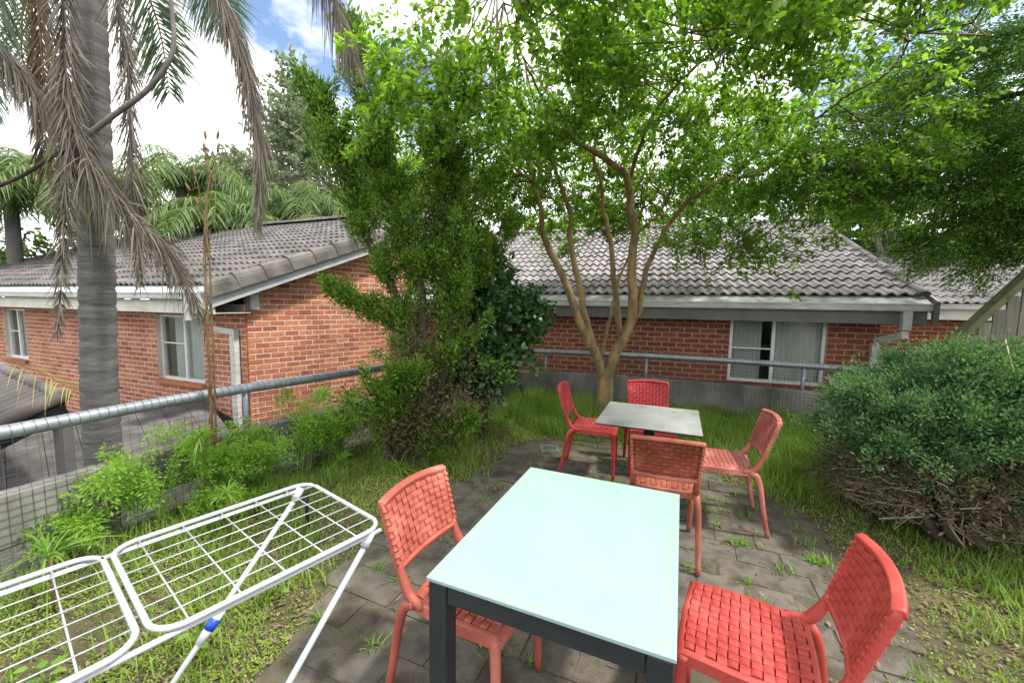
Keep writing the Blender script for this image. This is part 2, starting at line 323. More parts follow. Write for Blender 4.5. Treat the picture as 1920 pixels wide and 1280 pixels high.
# ------------------------------------------------------------------ the ground
LP = [(-3.75, .2), (-3.2, 1.2), (-2.80, 2.08), (-2.40, 3.05), (-1.68, 4.20), (-.85, 5.40), (0, 6.46)]      # line of the low wall
RP = [(0, 6.46), (.9, 6.38), (2.42, 5.95), (4.05, 5.16), (5.6, 4.35), (6.6, 3.7)]
Lc = spline([(*p, 0) for p in LP], 48)[:, :2]; Rc = spline([(*p, 0) for p in RP], 48)[:, :2]
o = MB().add([(-900, -900, -1.5), (900, -900, -1.5), (900, 1500, -1.5), (-900, 1500, -1.5)], [(0, 1, 2, 3)]).build('ground', M['lower']); tag(o, kind='structure')
poly = [tuple(p) for p in Lc]+[tuple(p) for p in Rc[1:]]+[(8, 1.5), (8, -6), (-8, -6), (-6, -3)]
o = MB().prism(poly[::-1], -1.5, 0).build('terrace_ground', M['soil']); tag(o, kind='structure')
TERR = np.array(poly)
def inside(px, py, pg):
    pg = np.asarray(pg); r = np.zeros(len(px), bool); j = len(pg)-1
    for i in range(len(pg)):
        xi, yi = pg[i]; xj, yj = pg[j]
        c = ((yi > py) != (yj > py)) & (px < (xj-xi)*(py-yi)/(yj-yi+1e-12)+xi); r ^= c; j = i
    return r
PATIO = [(-1.25, -.6), (-1.15, 1.1), (-1.0, 1.62), (-.98, 2.25), (-.72, 2.85), (-.28, 3.5), (.2, 4.5), (.95, 4.45), (1.6, 3.9), (2.05, 3.3), (2.25, 2.85), (2.02, 2.3), (1.86, 1.85), (1.80, 1.2), (1.75, -.6)]
# pavers laid in running bond, aligned with the tables
pa = MB().add([(x, y, .0105) for x, y in PATIO], [tuple(range(len(PATIO)))]).build('patio', M['sand']); tag(pa, kind='structure')
pd = unit(np.array([.915, -.40])); pn = np.array([.40, .915]); pmeshes = []
for k in range(3):
    mbp = MB().box((0, 0, 0), (.233+.002*k, .193, .05)); me = mbp.mesh('paver', M['paver']); pmeshes.append(me)
k = 0
for j in range(-12, 30):
    for i in range(-18, 20):
        c = pd*(i*.241+(.12 if j % 2 else 0)+random.gauss(0, .004))+pn*(j*.20)
        if inside(np.array([c[0]]), np.array([c[1]]), PATIO)[0] and c[1] > -.3:
            o = bpy.data.objects.new('paver', pmeshes[k % 3]); k += 1
            o.location = (c[0], c[1], -.011+random.uniform(-.004, .004)); o.rotation_euler = (random.gauss(0, .011), random.gauss(0, .011), math.atan2(pd[1], pd[0])+random.gauss(0, .012))
            link(o, pa)
for me in pmeshes: pass
# drain grate set among the far pavers
g0 = at(1030, 843, 4.21); dr = empty('drain_grate', (.42, 4.19, 0)); tag(dr, 'small slotted metal drain grate set in the paving behind the left far chair', 'drain grate')
mb = MB()
for sx_ in (-1, 1): mb.box((sx_*.085, 0, .022), (.02, .19, .02)); mb.box((0, sx_*.085, .022), (.15, .02, .02))
mb.build('frame', M['grate'], dr)
for i in range(6): MB().box((-.063+i*.025, 0, .02), (.010, .15, .012)).build('bar', M['grate'], dr)

# ------------------------------------------------------------------ low concrete walls with handrail and netting
def strip_wall(curve, z0, z1, th, s0=0, s1=1):
    """extrude a vertical band along a plan curve"""
    c = curve; n = len(c); T = np.gradient(c, axis=0); T = unit(T); nn = np.stack([-T[:, 1], T[:, 0]], 1)
    a, b_ = c-nn*th/2, c+nn*th/2; V = []
    for i in range(n): V += [(*a[i], z0), (*b_[i], z0), (*b_[i], z1), (*a[i], z1)]
    Fc = []
    for i in range(n-1):
        for q in range(4): Fc.append((i*4+q, i*4+(q+1) % 4, (i+1)*4+(q+1) % 4, (i+1)*4+q))
    Fc += [(3, 2, 1, 0), tuple((n-1)*4+q for q in range(4))]
    return MB().add(V, Fc)
def seg(curve, a, b_):
    n = len(curve); return curve[int(a*(n-1)):int(b_*(n-1))+1]
wl = empty('low_wall', (*Lc[0], 0)); tag(wl, 'long weathered concrete low wall with slots beneath it, along the left side', 'wall')
wlp = lambda mb, nm, mat: mb.build(nm, mat, None)
def child(mb, nm, mat, par, smooth=False):
    o = mb.build(nm, mat, par, smooth); o.matrix_parent_inverse = par.matrix_basis.inverted(); return o
child(strip_wall(Lc, .20, .48, .13), 'beam', M['concrete'], wl)
child(strip_wall(Lc, -.9, .035, .12), 'base', M['concrete'], wl)
for a, b_ in ((.0, .20), (.30, .42), (.5, .665), (.74, 1.0)):
    child(strip_wall(seg(Lc, a, b_), .037, .198, .11), 'pier', M['concrete'], wl)
wr = empty('low_wall', (*Rc[0], 0)); tag(wr, 'solid grey concrete low wall behind the far table and the crape tree', 'wall')
child(strip_wall(Rc, -.9, .455, .13), 'wall_body', M['concrete'], wr); child(strip_wall(Rc, .457, .485, .15), 'coping', M['concrete'], wr)
def railing(curve, zr, name, label, posts, mesh_z0):
    r = empty(name, (*curve[0], 0)); tag(r, label, 'railing')
    c3 = np.column_stack([curve, np.full(len(curve), zr)])
    child(MB().tube(c3, .041, 12), 'handrail', M['galv'], r, True)
    for s in posts:
        p = curve[int(s*(len(curve)-1))]
        child(MB().tube([(p[0], p[1], .3), (p[0], p[1], zr-.02)], .024, 10), 'post', M['galv'], r, True)
    # netting: upright and level wires, wrapped over the rail
    T = unit(np.gradient(curve, axis=0)); nn = np.stack([-T[:, 1], T[:, 0]], 1); side = -1 if nn[0]@curve[0] > 0 else 1
    d = np.concatenate([[0], np.cumsum(np.linalg.norm(np.diff(curve, axis=0), axis=1))]); mb = MB(); w = .0014
    ss = np.arange(.02, d[-1], .046)
    X = np.interp(ss, d, curve[:, 0]); Y = np.interp(ss, d, curve[:, 1]); NX = np.interp(ss, d, nn[:, 0])*side; NY = np.interp(ss, d, nn[:, 1])*side
    for x, y, a, b_ in zip(X, Y, NX, NY):
        jx = random.gauss(0, .003); pts = [(x+a*.072+jx, y+b_*.072, mesh_z0), (x+a*.07, y+b_*.07, .45), (x+a*.044, y+b_*.044, zr-.02)]
        pts += [(x+a*.044*math.cos(q), y+b_*.044*math.cos(q), zr+.044*math.sin(q)) for q in np.linspace(0.2, math.pi, 6)]
        mb.tube(pts, w, 3, False)
    off = .071*side
    for z in np.arange(mesh_z0+.02, zr-.03, .046):
        k_ = .071 if z < .5 else .071-.027*(z-.5)/(zr-.5)
        mb.tube([(curve[i][0]+nn[i][0]*side*k_, curve[i][1]+nn[i][1]*side*k_, z) for i in range(len(curve))], w, 3, False)
    o = child(mb, 'netting', M['wire'], r); o['kind'] = 'stuff'
    return r
railing(Lc, .82, 'pipe_railing', 'grey pipe handrail wrapped in wire netting along the left low wall', (.1, .32, .56, .8, .99), .02)
railing(Rc[1:], .815, 'pipe_railing', 'grey pipe handrail on short posts behind the crape tree, facing the window', (.12, .35, .585, .80), .02)

# ------------------------------------------------------------------ houses
def facing(P):
    x, y, d = proj(P); ok = -30 < x < 1950 and -30 < y < 1310 and d > 0
    return ok, d
def place_pieces(pieces, mesh_for, name, parent, mat, limit, priority, joined='brick_courses'):
    """pieces: list of (3x3 rows axes, centre, size key). nearest `limit` in view -> objects, the rest -> one mesh"""
    order = sorted(range(len(pieces)), key=lambda i: priority(pieces[i]))
    vis = [i for i in order if facing(pieces[i][1])[0]][:limit]; vs_ = set(vis)
    for i in vis:
        ax, c, key = pieces[i]; o = bpy.data.objects.new(name, mesh_for(key))
        mm = Matrix.Identity(4)
        for r in range(3):
            for q in range(3): mm[r][q] = ax[q][r]
        mm.translation = c; o.matrix_world = mm; link(o, parent)
    rest = [i for i in order if i not in vs_]
    if rest:
        mb = MB()
        for i in rest:
            ax, c, key = pieces[i]; me = mesh_for(key); A = np.array(ax)
            V = np.array([v.co for v in me.vertices])@A+np.array(c); mb.add(V, [tuple(p.vertices) for p in me.polygons])
        o = mb.build(joined, mat, parent); o['kind'] = 'stuff'
_bm = {}
def brick_mesh(mat):
    def f(key):
        k_ = (mat.name, key)
        if k_ not in _bm:
            l, h, d = key; e = .004
            V = []
            for y, s in ((-d/2, e), (-d/2+e, 0), (d/2, 0)):
                V += [(-l/2+s, y, -h/2+s), (l/2-s, y, -h/2+s), (l/2-s, y, h/2-s), (-l/2+s, y, h/2-s)]
            Fc = [(0, 1, 2, 3)]
            for a in (0, 4): Fc += [(a+q, a+4+q, a+4+(q+1) % 4, a+(q+1) % 4) for q in range(4)]
            _bm[k_] = MB().add(V, Fc).mesh('brick', mat)
        return _bm[k_]
    return f
def brick_list(p0, d, nrm, s0, s1, z0, ztop, openings=(), L_=.24, reveal=0):
    """p0 XY, d unit XY along wall, nrm outward XY. ztop(s) gives top. openings (sa,sb,za,zb)"""
    ax = [np.array([d[0], d[1], 0]), np.array([-nrm[0], -nrm[1], 0]), np.array([0, 0, 1.0])]; out = []
    if np.dot(np.cross(ax[0], ax[1]), ax[2]) < 0: ax[0] = -ax[0]
    row = 0; z = z0
    while z < 6:
        any_ = False; off = 0 if row % 2 else L_/2
        s = s0-off
        while s < s1:
            a, b_ = max(s, s0), min(s+L_, s1); zc = z+.038
            cuts = [(a, b_)]
            for (oa, ob, za, zb) in openings:
                if za-.02 < zc < zb+.02:
                    nc = []
                    for (p, q) in cuts:
                        if q <= oa or p >= ob: nc.append((p, q)); continue
                        if p < oa: nc.append((p, oa))
                        if q > ob: nc.append((ob, q))
                    cuts = nc
            for (p, q) in cuts:
                if q-p < .035: continue
                m_ = (p+q)/2
                if z+.076 > ztop(m_): 
                    continue
                any_ = True; l = round((q-p-.016)*100)/100
                jit = random.gauss(0, .0012)
                c = np.array([*(np.array(p0)+np.array(d)*m_+np.array(nrm)*(-.012+jit)), zc+random.gauss(0, .0008)])
                out.append((ax, c, (max(l, .03), .0715, .04)))
            s += L_
        z += .086; row += 1
        if not any_ and z > z0+1: break
    return out
def quadwall(p0, d, nrm, s0, s1, z0, ztops, depth, inset=.006):
    """backing slab with a top that follows ztops [(s,z)...]"""
    p0 = np.array(p0); d = np.array(d); nrm = np.array(nrm); a = p0-nrm*(.012-.02+inset+.012); b_ = a-nrm*depth
    ss = [q for q, _ in ztops]; V = []
    for base in (a, b_):
        for q, z in ztops: V += [(*(base+d*q), z0), (*(base+d*q), z)]
    n = len(ztops); Fc = []
    for k_ in (0, 1):
        o_ = k_*2*n
        for i in range(n-1): Fc.append((o_+2*i, o_+2*i+2, o_+2*i+3, o_+2*i+1))
    for i in range(n-1): Fc.append((2*i+1, 2*i+3, 2*n+2*i+3, 2*n+2*i+1))
    Fc.append((0, 1, 2*n+1, 2*n)); Fc.append((2*n-2, 2*n-1, 4*n-1, 4*n-2))
    return MB().add(V, Fc)
def wallslabs(p0, d, nrm, s0, s1, z0, z1, openings, depth=.11, setback=-.003):
    """mortar backing with real holes: bands between openings"""
    mb = MB(); p0 = np.array(p0); d = np.array(d); nrm = np.array(nrm)
    A = [np.array([*d, 0]), np.array([*nrm, 0]), np.array([0, 0, 1])]
    def blk(sa, sb, za, zb):
        if sb-sa > .002 and zb-za > .002:
            c = p0+d*(sa+sb)/2-nrm*(setback+depth/2); mb.box((*c, (za+zb)/2), (sb-sa, depth, zb-za), A)
    cur = s0
    for (oa, ob, za, zb) in sorted(openings):
        blk(cur, oa, z0, z1); blk(oa, ob, z0, za); blk(oa, ob, zb, z1); cur = ob
    blk(cur, s1, z0, z1); return mb
_tm = {}
def tile_mesh(mat, w=.30, ln=.37):
    def f(key):
        if mat.name not in _tm:
            nx = 12; V = []; th = .024
            for (v, dz) in ((0, .034), (ln, 0)):
                for lay in (0, 1):
                    for i in range(nx+1):
                        u = i/nx*w; z = .023*math.cos(2*math.pi*u/(w/2)+math.pi)+.023
                        V.append((u-w/2, v, z+dz-(th if lay else 0)))
            k_ = nx+1; Fc = []
            for i in range(nx):
                Fc.append((i, i+1, 2*k_+i+1, 2*k_+i)); Fc.append((k_+i+1, k_+i, i, i+1)[::1])
            _tm[mat.name] = MB().add(V, Fc).mesh('roof_tile', mat)
            _tm[mat.name].shade_smooth() if False else None
        return _tm[mat.name]
    return f
def roof_tiles(e0, along, updir, s_lo, s_hi, rows, gauge=.32, w=.30):
    """e0: 3D eave origin; along: 3D unit; updir: 3D unit up the slope; s_lo(row), s_hi(row)"""
    nrm = np.cross(along, updir); flip = nrm[2] < 0
    al = -along if flip else along; nrm = np.cross(al, updir); out = []
    for j in range(rows):
        i0 = math.floor(s_lo(j)/w); i1 = math.ceil(s_hi(j)/w)
        for i in range(i0, i1):
            sc_ = (i+.5)*w
            if sc_-w*.45 < s_lo(j) or sc_+w*.45 > s_hi(j): continue
            c = e0+along*sc_+updir*(j*gauge)+nrm*.004*random.random()+updir*random.gauss(0, .004)
            out.append(([al, updir, nrm], c, 0))
    return out
def cap_piece(mat, name='ridge_cap', ln=.44, r0=.125, r1=.105, hh=.7):
    V = []; k_ = 8
    for (y, r) in ((0, r0), (ln, r1)):
        for i in range(k_+1):
            a = math.pi*i/k_; V.append((-r*math.cos(a), y, r*math.sin(a)*hh))
    Fc = [(i, i+1, k_+2+i, k_+1+i) for i in range(k_)]+[tuple(range(k_+1))[::-1]]
    return MB().add(V, Fc).mesh(name, mat, False)
def run_caps(me, name, p, q, parent, gauge=.40, roll=None):
    p, q = np.array(p), np.array(q); n = int(np.linalg.norm(q-p)/gauge)+1; y = unit(q-p); x = unit(np.cross(y, [0, 0, 1])); z = np.cross(x, y)
    for i in range(n):
        o = bpy.data.objects.new(name, me); mm = Matrix.Identity(4)
        for r in range(3): mm[r][0], mm[r][1], mm[r][2] = x[r], y[r], z[r]
        mm.translation = p+y*gauge*i; o.matrix_world = mm; link(o, parent)
def window(parent, p0, d, nrm, sa, sb, za, zb, split, transom, mat_c, recess=.10, curtains=((0, 1),), transom_side=0):
    """aluminium sliding window: frame, two panes, curtain and dark room behind"""
    p0, d, nrm = map(np.array, (p0, d, nrm)); A = [np.array([*d, 0]), np.array([*nrm, 0]), np.array([0, 0, 1])]
    P = lambda s, o_, z: np.array([*(p0+d*s-nrm*(recess+o_)), z])
    w = empty('window'); w.parent = parent
    f = MB(); t_ = .045
    f.box(P((sa+sb)/2, 0, za+t_/2), (sb-sa, .06, t_), A); f.box(P((sa+sb)/2, 0, zb-t_/2), (sb-sa, .06, t_), A)
    for s in (sa+t_/2, sb-t_/2): f.box(P(s, 0, (za+zb)/2), (t_, .06, zb-za-2*t_), A)
    f.build('frame', M['alu'], w)
    sm = sa+(sb-sa)*split
    MB().box(P(sm, .0, (za+zb)/2), (.05, .05, zb-za-2*t_), A).build('mullion', M['alu'], w)
    if transom:
        lo, hi = (sa+t_, sm-.025) if transom_side == 0 else (sm+.025, sb-t_)
        MB().box(P((lo+hi)/2, -.004, transom), (hi-lo, .03, .02), A).build('transom', M['alu'], w)
    for lo, hi in ((sa+t_, sm-.025), (sm+.025, sb-t_)):
        MB().box(P((lo+hi)/2, .005, (za+zb)/2), (hi-lo, .005, zb-za-2*t_), A).build('pane', M['glass'], w)
    for (c0, c1) in curtains:
        V = []; n = 80
        for i in range(n+1):
            s = sa+(sb-sa)*(c0+(c1-c0)*i/n); o_ = .085+.025*math.sin(i*1.15)+.012*math.sin(i*.53+1)
            V += [P(s, o_, za-.1), P(s, o_, zb+.05)]
        MB().add(V, [(2*i, 2*i+2, 2*i+3, 2*i+1) for i in range(n)]).build('curtain', mat_c, w, True)
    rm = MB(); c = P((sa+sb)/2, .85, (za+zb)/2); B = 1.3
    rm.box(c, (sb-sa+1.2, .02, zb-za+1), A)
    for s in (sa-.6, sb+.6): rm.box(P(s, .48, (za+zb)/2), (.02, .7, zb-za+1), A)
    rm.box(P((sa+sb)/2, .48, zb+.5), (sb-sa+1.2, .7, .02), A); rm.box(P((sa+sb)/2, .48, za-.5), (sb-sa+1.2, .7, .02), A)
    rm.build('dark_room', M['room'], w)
    return w
def beam(mb, p, q, w, h):
    """box from p to q, w sideways, h in the vertical sense"""
    p, q = np.array(p, float), np.array(q, float); y = unit(q-p); x = unit(np.cross(y, [0, 0, 1])); z = np.cross(x, y)
    return mb.box((p+q)/2, (w, np.linalg.norm(q-p), h), [x, y, z])
def gutter_run(parent, p, q, outn, mat, name='gutter'):
    """quad gutter: open trough with a lip"""
    p, q = np.array(p, float), np.array(q, float); o3 = np.array([*outn, 0]); z = np.array([0, 0, 1.0])
    prof = [(0, .10), (0, 0), (.085, 0), (.095, .018), (.10, .075), (.112, .085), (.112, .10), (.10, .10), (.09, .02), (.08, .008), (.008, .008), (.008, .10)]
    V = []
    for c in (p, q):
        for a, b_ in prof: V.append(c+o3*a+z*b_)
    n = len(prof)
    return MB().add(V, [(i, (i+1) % n, n+(i+1) % n, n+i) for i in range(n)]+[tuple(range(n)), tuple(range(2*n-1, n-1, -1))]).build(name, mat, parent)

PT = math.radians(23); CT, ST, TT = math.cos(PT), math.sin(PT), math.tan(PT)
# ---- right house (long roof behind the crape tree)
r0 = np.array([1.67, 7.35]); rd = np.array([.9422, -.3350]); rn = np.array([-.3350, -.9422])
RH = empty('brick_house', (3.5, 7, -1.5)); tag(RH, 'red brick house with long grey tiled roof and curtained window behind the crape tree', 'house')
RH.location = (0, 0, 0)
S0, S1 = -4.5, 4.36
op = [(2.08, 3.42, .355, 1.42)]
wall = wallslabs(r0, rd, rn, S0, S1-.28, -1.5, 1.5, op).build('wall', M['mortar_r'], RH)
bl = brick_list(r0, rd, rn, S0, S1-.28, -.42, lambda s: 1.5, op)
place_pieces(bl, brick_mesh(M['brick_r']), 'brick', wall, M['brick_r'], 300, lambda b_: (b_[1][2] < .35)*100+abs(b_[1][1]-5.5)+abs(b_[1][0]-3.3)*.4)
# end wall facing right
e0 = r0+rd*(S1-.28); en = rd; ed_ = -rn
MB().box((*(e0+ed_*2.2-en*.08), 0), (4.4, .12, 3.0), [np.array([*ed_, 0]), np.array([*en, 0]), np.array([0, 0, 1])]).build('end_wall', M['brick_r'], RH)
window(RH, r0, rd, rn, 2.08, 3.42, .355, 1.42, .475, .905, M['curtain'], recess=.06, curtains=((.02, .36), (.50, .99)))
# sill bricks on edge
sl = MB(); 
for i in range(12): sl.box((*(r0+rd*(2.10+i*.115)+rn*.012), .325), (.105, .10, .05), [np.array([*rd, 0]), np.array([*rn, 0]), np.array([0, 0, 1])])
sl.build('sill', M['brick_r'], RH)
OV = .5
E = lambda s, o_, z: np.array([*(r0+rd*s+rn*o_), z])
MB().box(E((S0+S1)/2, OV-.02, 1.465), (S1-S0, .022, .19), [np.array([*rd, 0]), np.array([*rn, 0]), np.array([0, 0, 1])]).build('fascia', M['paint_dark'], RH)
MB().box(E((S0+S1)/2, OV/2-.02, 1.425), (S1-S0, OV-.03, .012), [np.array([*rd, 0]), np.array([*rn, 0]), np.array([0, 0, 1])]).build('soffit', M['paint_dark'], RH)
gutter_run(RH, E(S0, OV, 1.555), E(S1+.02, OV, 1.555), rn, M['gutter'])
# metal flashing between gutter and first tile row
V = [E(S0, OV+.085, 1.648), E(S1, OV+.085, 1.648), E(S1, OV-.14, 1.765), E(S0, OV-.14, 1.765)]
MB().add(V, [(0, 1, 2, 3)]).build('flashing', M['flash_dirty'], RH)
roof = empty('roof', parent=RH)
upd = np.array([*(-rn*CT), ST]); al3 = np.array([*rd, 0]); RUN = 4.5; ROWS = int(RUN/CT/.32)
base0 = E(.16, OV-.11, 1.745)
V = [E(S0, OV-.12, 1.742), E(S1-.03, OV-.12, 1.742), E(S1-.03, OV-.12, 1.742)+upd*(RUN/CT), E(S0, OV-.12, 1.742)+upd*(RUN/CT)]
MB().add(V, [(0, 1, 2, 3)]).build('underlay', M['black'], roof)
tl = roof_tiles(base0, al3, upd, lambda j: S0, lambda j: S1-.15, ROWS)
place_pieces(tl, tile_mesh(M['tile_r']), 'roof_tile', roof, M['tile_r'], 300, lambda b_: b_[1][1]*1.0-.15*b_[1][0], 'tile_field')
ridge0 = E(0, OV-.11, 1.775)+upd*(ROWS*.32+.02)
V = [ridge0+al3*S0, ridge0+al3*S1, ridge0+al3*S1+np.array([*(-rn*CT), -ST])*4.6, ridge0+al3*S0+np.array([*(-rn*CT), -ST])*4.6]
MB().add(V, [(0, 1, 2, 3)]).build('rear_slope', M['tile_r'], roof)
rc_me = cap_piece(M['tile_r']); run_caps(rc_me, 'ridge_cap', ridge0+al3*S0, ridge0+al3*(S1-.2), roof)
vc_me = cap_piece(M['tile_l'], 'verge_cap', .38, .075, .062, .8)
vb = E(S1-.03, OV-.06, 1.775); run_caps(vc_me, 'verge_cap', vb, vb+upd*(ROWS*.32), roof, .36)
mb = MB(); beam(mb, E(S1+.06, OV+.05, 1.60), E(S1+.06, OV+.05, 1.60)+upd*(ROWS*.32+.1), .025, .20); mb.build('bargeboard', M['paint_grey'], RH)
MB().box(E(S1+.03, OV+.09, 1.53), (.06, .05, .30), [np.array([*rd, 0]), np.array([*rn, 0]), np.array([0, 0, 1])]).build('barge_end', M['paint_dark'], RH)
# downpipe with two bends
dp = MB(); D1, D2 = E(4.12, OV+.03, 1.56), E(4.12, OV+.03, 1.31)
A_ = [np.array([*rd, 0]), np.array([*rn, 0]), np.array([0, 0, 1])]
dp.box((D1+D2)/2, (.10, .075, .27), A_)
beam(dp, E(4.12, OV+.04, 1.23), E(4.02, .05, 1.09), .085, .10)
dp.box(E(4.01, .05, -.23), (.10, .075, 2.6), A_); o = dp.build('downpipe', M['gutter'], RH)

# ---- left house (gable end with bright brickwork)
a_ = math.radians(38.5); b2 = math.radians(-68)
g0 = np.array([-4.09, 6.14]); gd = np.array([math.sin(a_), math.cos(a_)]); gn = np.array([math.cos(a_), -math.sin(a_)])
fd = np.array([math.sin(b2), math.cos(b2)]); fn = np.array([-math.cos(b2), math.sin(b2)])
if fn[1] > 0: fn = -fn
LH = empty('brick_house'); tag(LH, 'orange brick house with gable end and dark tiled roof behind the palm', 'house')
ovf, ovg = .55, .28
EF = lambda s, o_, z: np.array([*(g0+fd*s+fn*o_), z])
EG = lambda s, o_, z: np.array([*(g0+gd*s+gn*o_), z])
kg = gd@(-fn)                                     # run gained per metre along the gable
zroof = lambda run: 1.72+TT*run                   # tile underside height at a run from the eave edge
PEAK = 4.5/kg
gz = lambda s: 1.72+TT*min(ovf+s*kg, 2*(4.5)-(ovf+s*kg))-.10
SG = (9.0-ovf)/kg-.3
opf = [(1.06, 2.33, .16, 1.30), (7.2, 8.25, .17, 1.30)]
wf = wallslabs(g0, fd, fn, .02, 12, -1.5, 1.5, opf).build('wall', M['mortar_l'], LH)
wg = MB()
zt = [(.02, gz(.02)), (PEAK-ovf/kg, gz(PEAK-ovf/kg)), (SG, gz(SG))]
pts0 = [(*(g0+gd*s+gn*.003), z) for s, z in zt]; pts1 = [(*(g0+gd*s-gn*.12), z) for s, z in zt]
bot0 = [(*(g0+gd*s+gn*.003), -1.5) for s, z in zt]; bot1 = [(*(g0+gd*s-gn*.12), -1.5) for s, z in zt]
V = pts0+bot0+pts1+bot1
wg.add(V, [(0, 1, 4, 3), (1, 2, 5, 4), (6, 9, 10, 7), (7, 10, 11, 8), (0, 6, 7, 1), (1, 7, 8, 2), (0, 3, 9, 6), (2, 8, 11, 5)])
wg = wg.build('wall', M['mortar_l'], LH)
blg = brick_list(g0, gd, gn, 0, 6, -.90, gz, (), .222)
place_pieces(blg, brick_mesh(M['brick_o']), 'brick', wg, M['brick_o'], 190, lambda b_: (proj(b_[1])[0] > 720)*100+(b_[1][2] < -.3)*50+b_[1][1])
blf = brick_list(g0, fd, fn, 0, 12, -1.2, lambda s: 1.45, opf)
place_pieces(blf, brick_mesh(M['brick_o']), 'brick', wf, M['brick_o'], 110, lambda b_: (b_[1][2] < -.25)*50+b_[1][1])
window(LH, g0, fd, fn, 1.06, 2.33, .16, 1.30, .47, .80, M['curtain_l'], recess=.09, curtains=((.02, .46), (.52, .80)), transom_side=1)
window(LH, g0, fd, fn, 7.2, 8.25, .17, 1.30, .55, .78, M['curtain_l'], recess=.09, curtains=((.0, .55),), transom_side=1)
Af = [np.array([*fd, 0]), np.array([*fn, 0]), np.array([0, 0, 1])]; Ag = [np.array([*gd, 0]), np.array([*gn, 0]), np.array([0, 0, 1])]
for sa, sb in ((1.06, 2.33), (7.2, 8.25)):
    MB().box(EF((sa+sb)/2, .0, .125), (sb-sa+.02, .14, .06), Af).build('sill', M['brick_o'], LH)
# eave: fascia, soffit, gutter, flashing
sb0 = -ovg/ (fd@(-gn)) if abs(fd@gn) > .2 else -.3
SE = -.12
MB().box(EF((SE+12)/2, ovf-.03, 1.455), (12-SE, .022, .19), Af).build('fascia', M['paint_cream'], LH)
MB().box(EF((SE+12)/2, ovf/2-.02, 1.375), (12-SE, ovf-.04, .012), Af).build('soffit', M['paint_cream'], LH)
gutter_run(LH, EF(SE, ovf, 1.56), EF(12, ovf, 1.56), fn, M['gutter'])
MB().add([EF(SE, ovf+.085, 1.652), EF(12, ovf+.085, 1.652), EF(12, ovf-.15, 1.775), EF(SE, ovf-.15, 1.775)], [(0, 1, 2, 3)]).build('flashing', M['flash'], LH)
roof = empty('roof', parent=LH)
upl = np.array([*(-fn*CT), ST]); alf = np.array([*fd, 0]); rowsl = int(4.5/CT/.32)+1
# verge line in plan: gable line pushed out by ovg
q0 = g0+gn*ovg
def verge_s(run):          # s along fd of the verge at a given run behind the eave edge
    # point = q0 + gd*k with (point-g0).(-fn) = run-ovf
    k_ = (run-ovf-(q0-g0)@(-fn))/(gd@(-fn)); return (q0+gd*k_-g0)@fd
base1 = EF(0, ovf-.12, 1.755)
tl = roof_tiles(base1, alf, upl, lambda j: verge_s(j*.32*CT+.2)+.02, lambda j: 12.5, rowsl)
place_pieces(tl, tile_mesh(M['tile_l']), 'roof_tile', roof, M['tile_l'], 300, lambda b_: b_[1][1], 'tile_field')
vp = lambda run, dz: np.array([*(g0+fd*verge_s(run)-fn*(run-ovf)), 1.73+TT*run+dz])
MB().add([EF(verge_s(0), ovf-.13, 1.752), EF(12.5, ovf-.13, 1.752), EF(12.5, ovf-.13, 1.752)+upl*(4.5/CT), vp(4.5, 0)], [(0, 1, 2, 3)]).build('underlay', M['black'], roof)
pk = vp(4.5, .03)
farv = np.array([*(gd), 0])
dn = np.array([*(-fn*CT), -ST])
MB().add([pk, pk+alf*12, pk+alf*12+dn*4.9, pk+np.array([*gd, 0])*(4.5/kg)+np.array([0, 0, -4.5*TT])], [(0, 1, 2, 3)]).build('rear_slope', M['tile_l'], roof)
run_caps(cap_piece(M['barge_tile']), 'ridge_cap', pk+np.array([0, 0, .02]), pk+alf*12+np.array([0, 0, .02]), roof)
# rounded barge tiles stepping up the verge
def barge_mesh():
    prof = [(-.13, .055), (-.10, .085), (-.04, .10), (.02, .095), (.06, .065), (.075, .01), (.078, -.12), (.06, -.12), (.055, .0), (.02, .07), (-.1, .06)]
    V = []
    for (y, k_) in ((0, 1.08), (.44, .96)):
        for a, b_ in prof: V.append((a*k_, y, b_*k_+(.012 if y == 0 else -.012)))
    n = len(prof); return MB().add(V, [(i, (i+1) % n, n+(i+1) % n, n+i)[::-1] for i in range(n)]+[tuple(range(n)), tuple(range(2*n-1, n-1, -1))]).mesh('barge_tile', M['barge_tile'])
bme = barge_mesh(); vy = unit(vp(4.5, 0)-vp(0, 0)); gx = np.array([*gn, 0]); vx = unit(gx-vy*(gx@vy)); vz = np.cross(vx, vy)
nb = int(np.linalg.norm(vp(4.5, 0)-vp(-.1, 0))/.40)
for i in range(nb+1):
    o = bpy.data.objects.new('barge_tile', bme); mm = Matrix.Identity(4)
    for r in range(3): mm[r][0], mm[r][1], mm[r][2] = vx[r], vy[r], vz[r]
    mm.translation = vp(-.08, .005)+vy*.40*i; o.matrix_world = mm; link(o, roof)
bb = MB(); beam(bb, vp(-.22, -.15), vp(4.5, -.15), .03, .23); bb.build('bargeboard', M['paint_grey'], LH)
bb = MB(); pb = vp(4.5, -.15); beam(bb, pb, pb+np.array([*gd, 0])*(4.5/kg)+np.array([0, 0, -4.5*TT]), .03, .23); bb.build('bargeboard', M['paint_grey'], LH)
MB().box(vp(-.25, -.17)+np.array([*fn*.02, 0]), (.07, .035, .34), Ag).build('barge_end', M['white_tube'], LH)
# boxed corner bracket and verge soffit
MB().box(EG(.09, .06, 1.60), (.12, .14, .34), Ag).build('corner_box', M['paint_grey'], LH)
V = [EG(-.62, .0, 1.43), EG(-.62, ovg-.02, 1.43), EG(.03, ovg-.02, 1.56), EG(.03, .0, 1.56)]
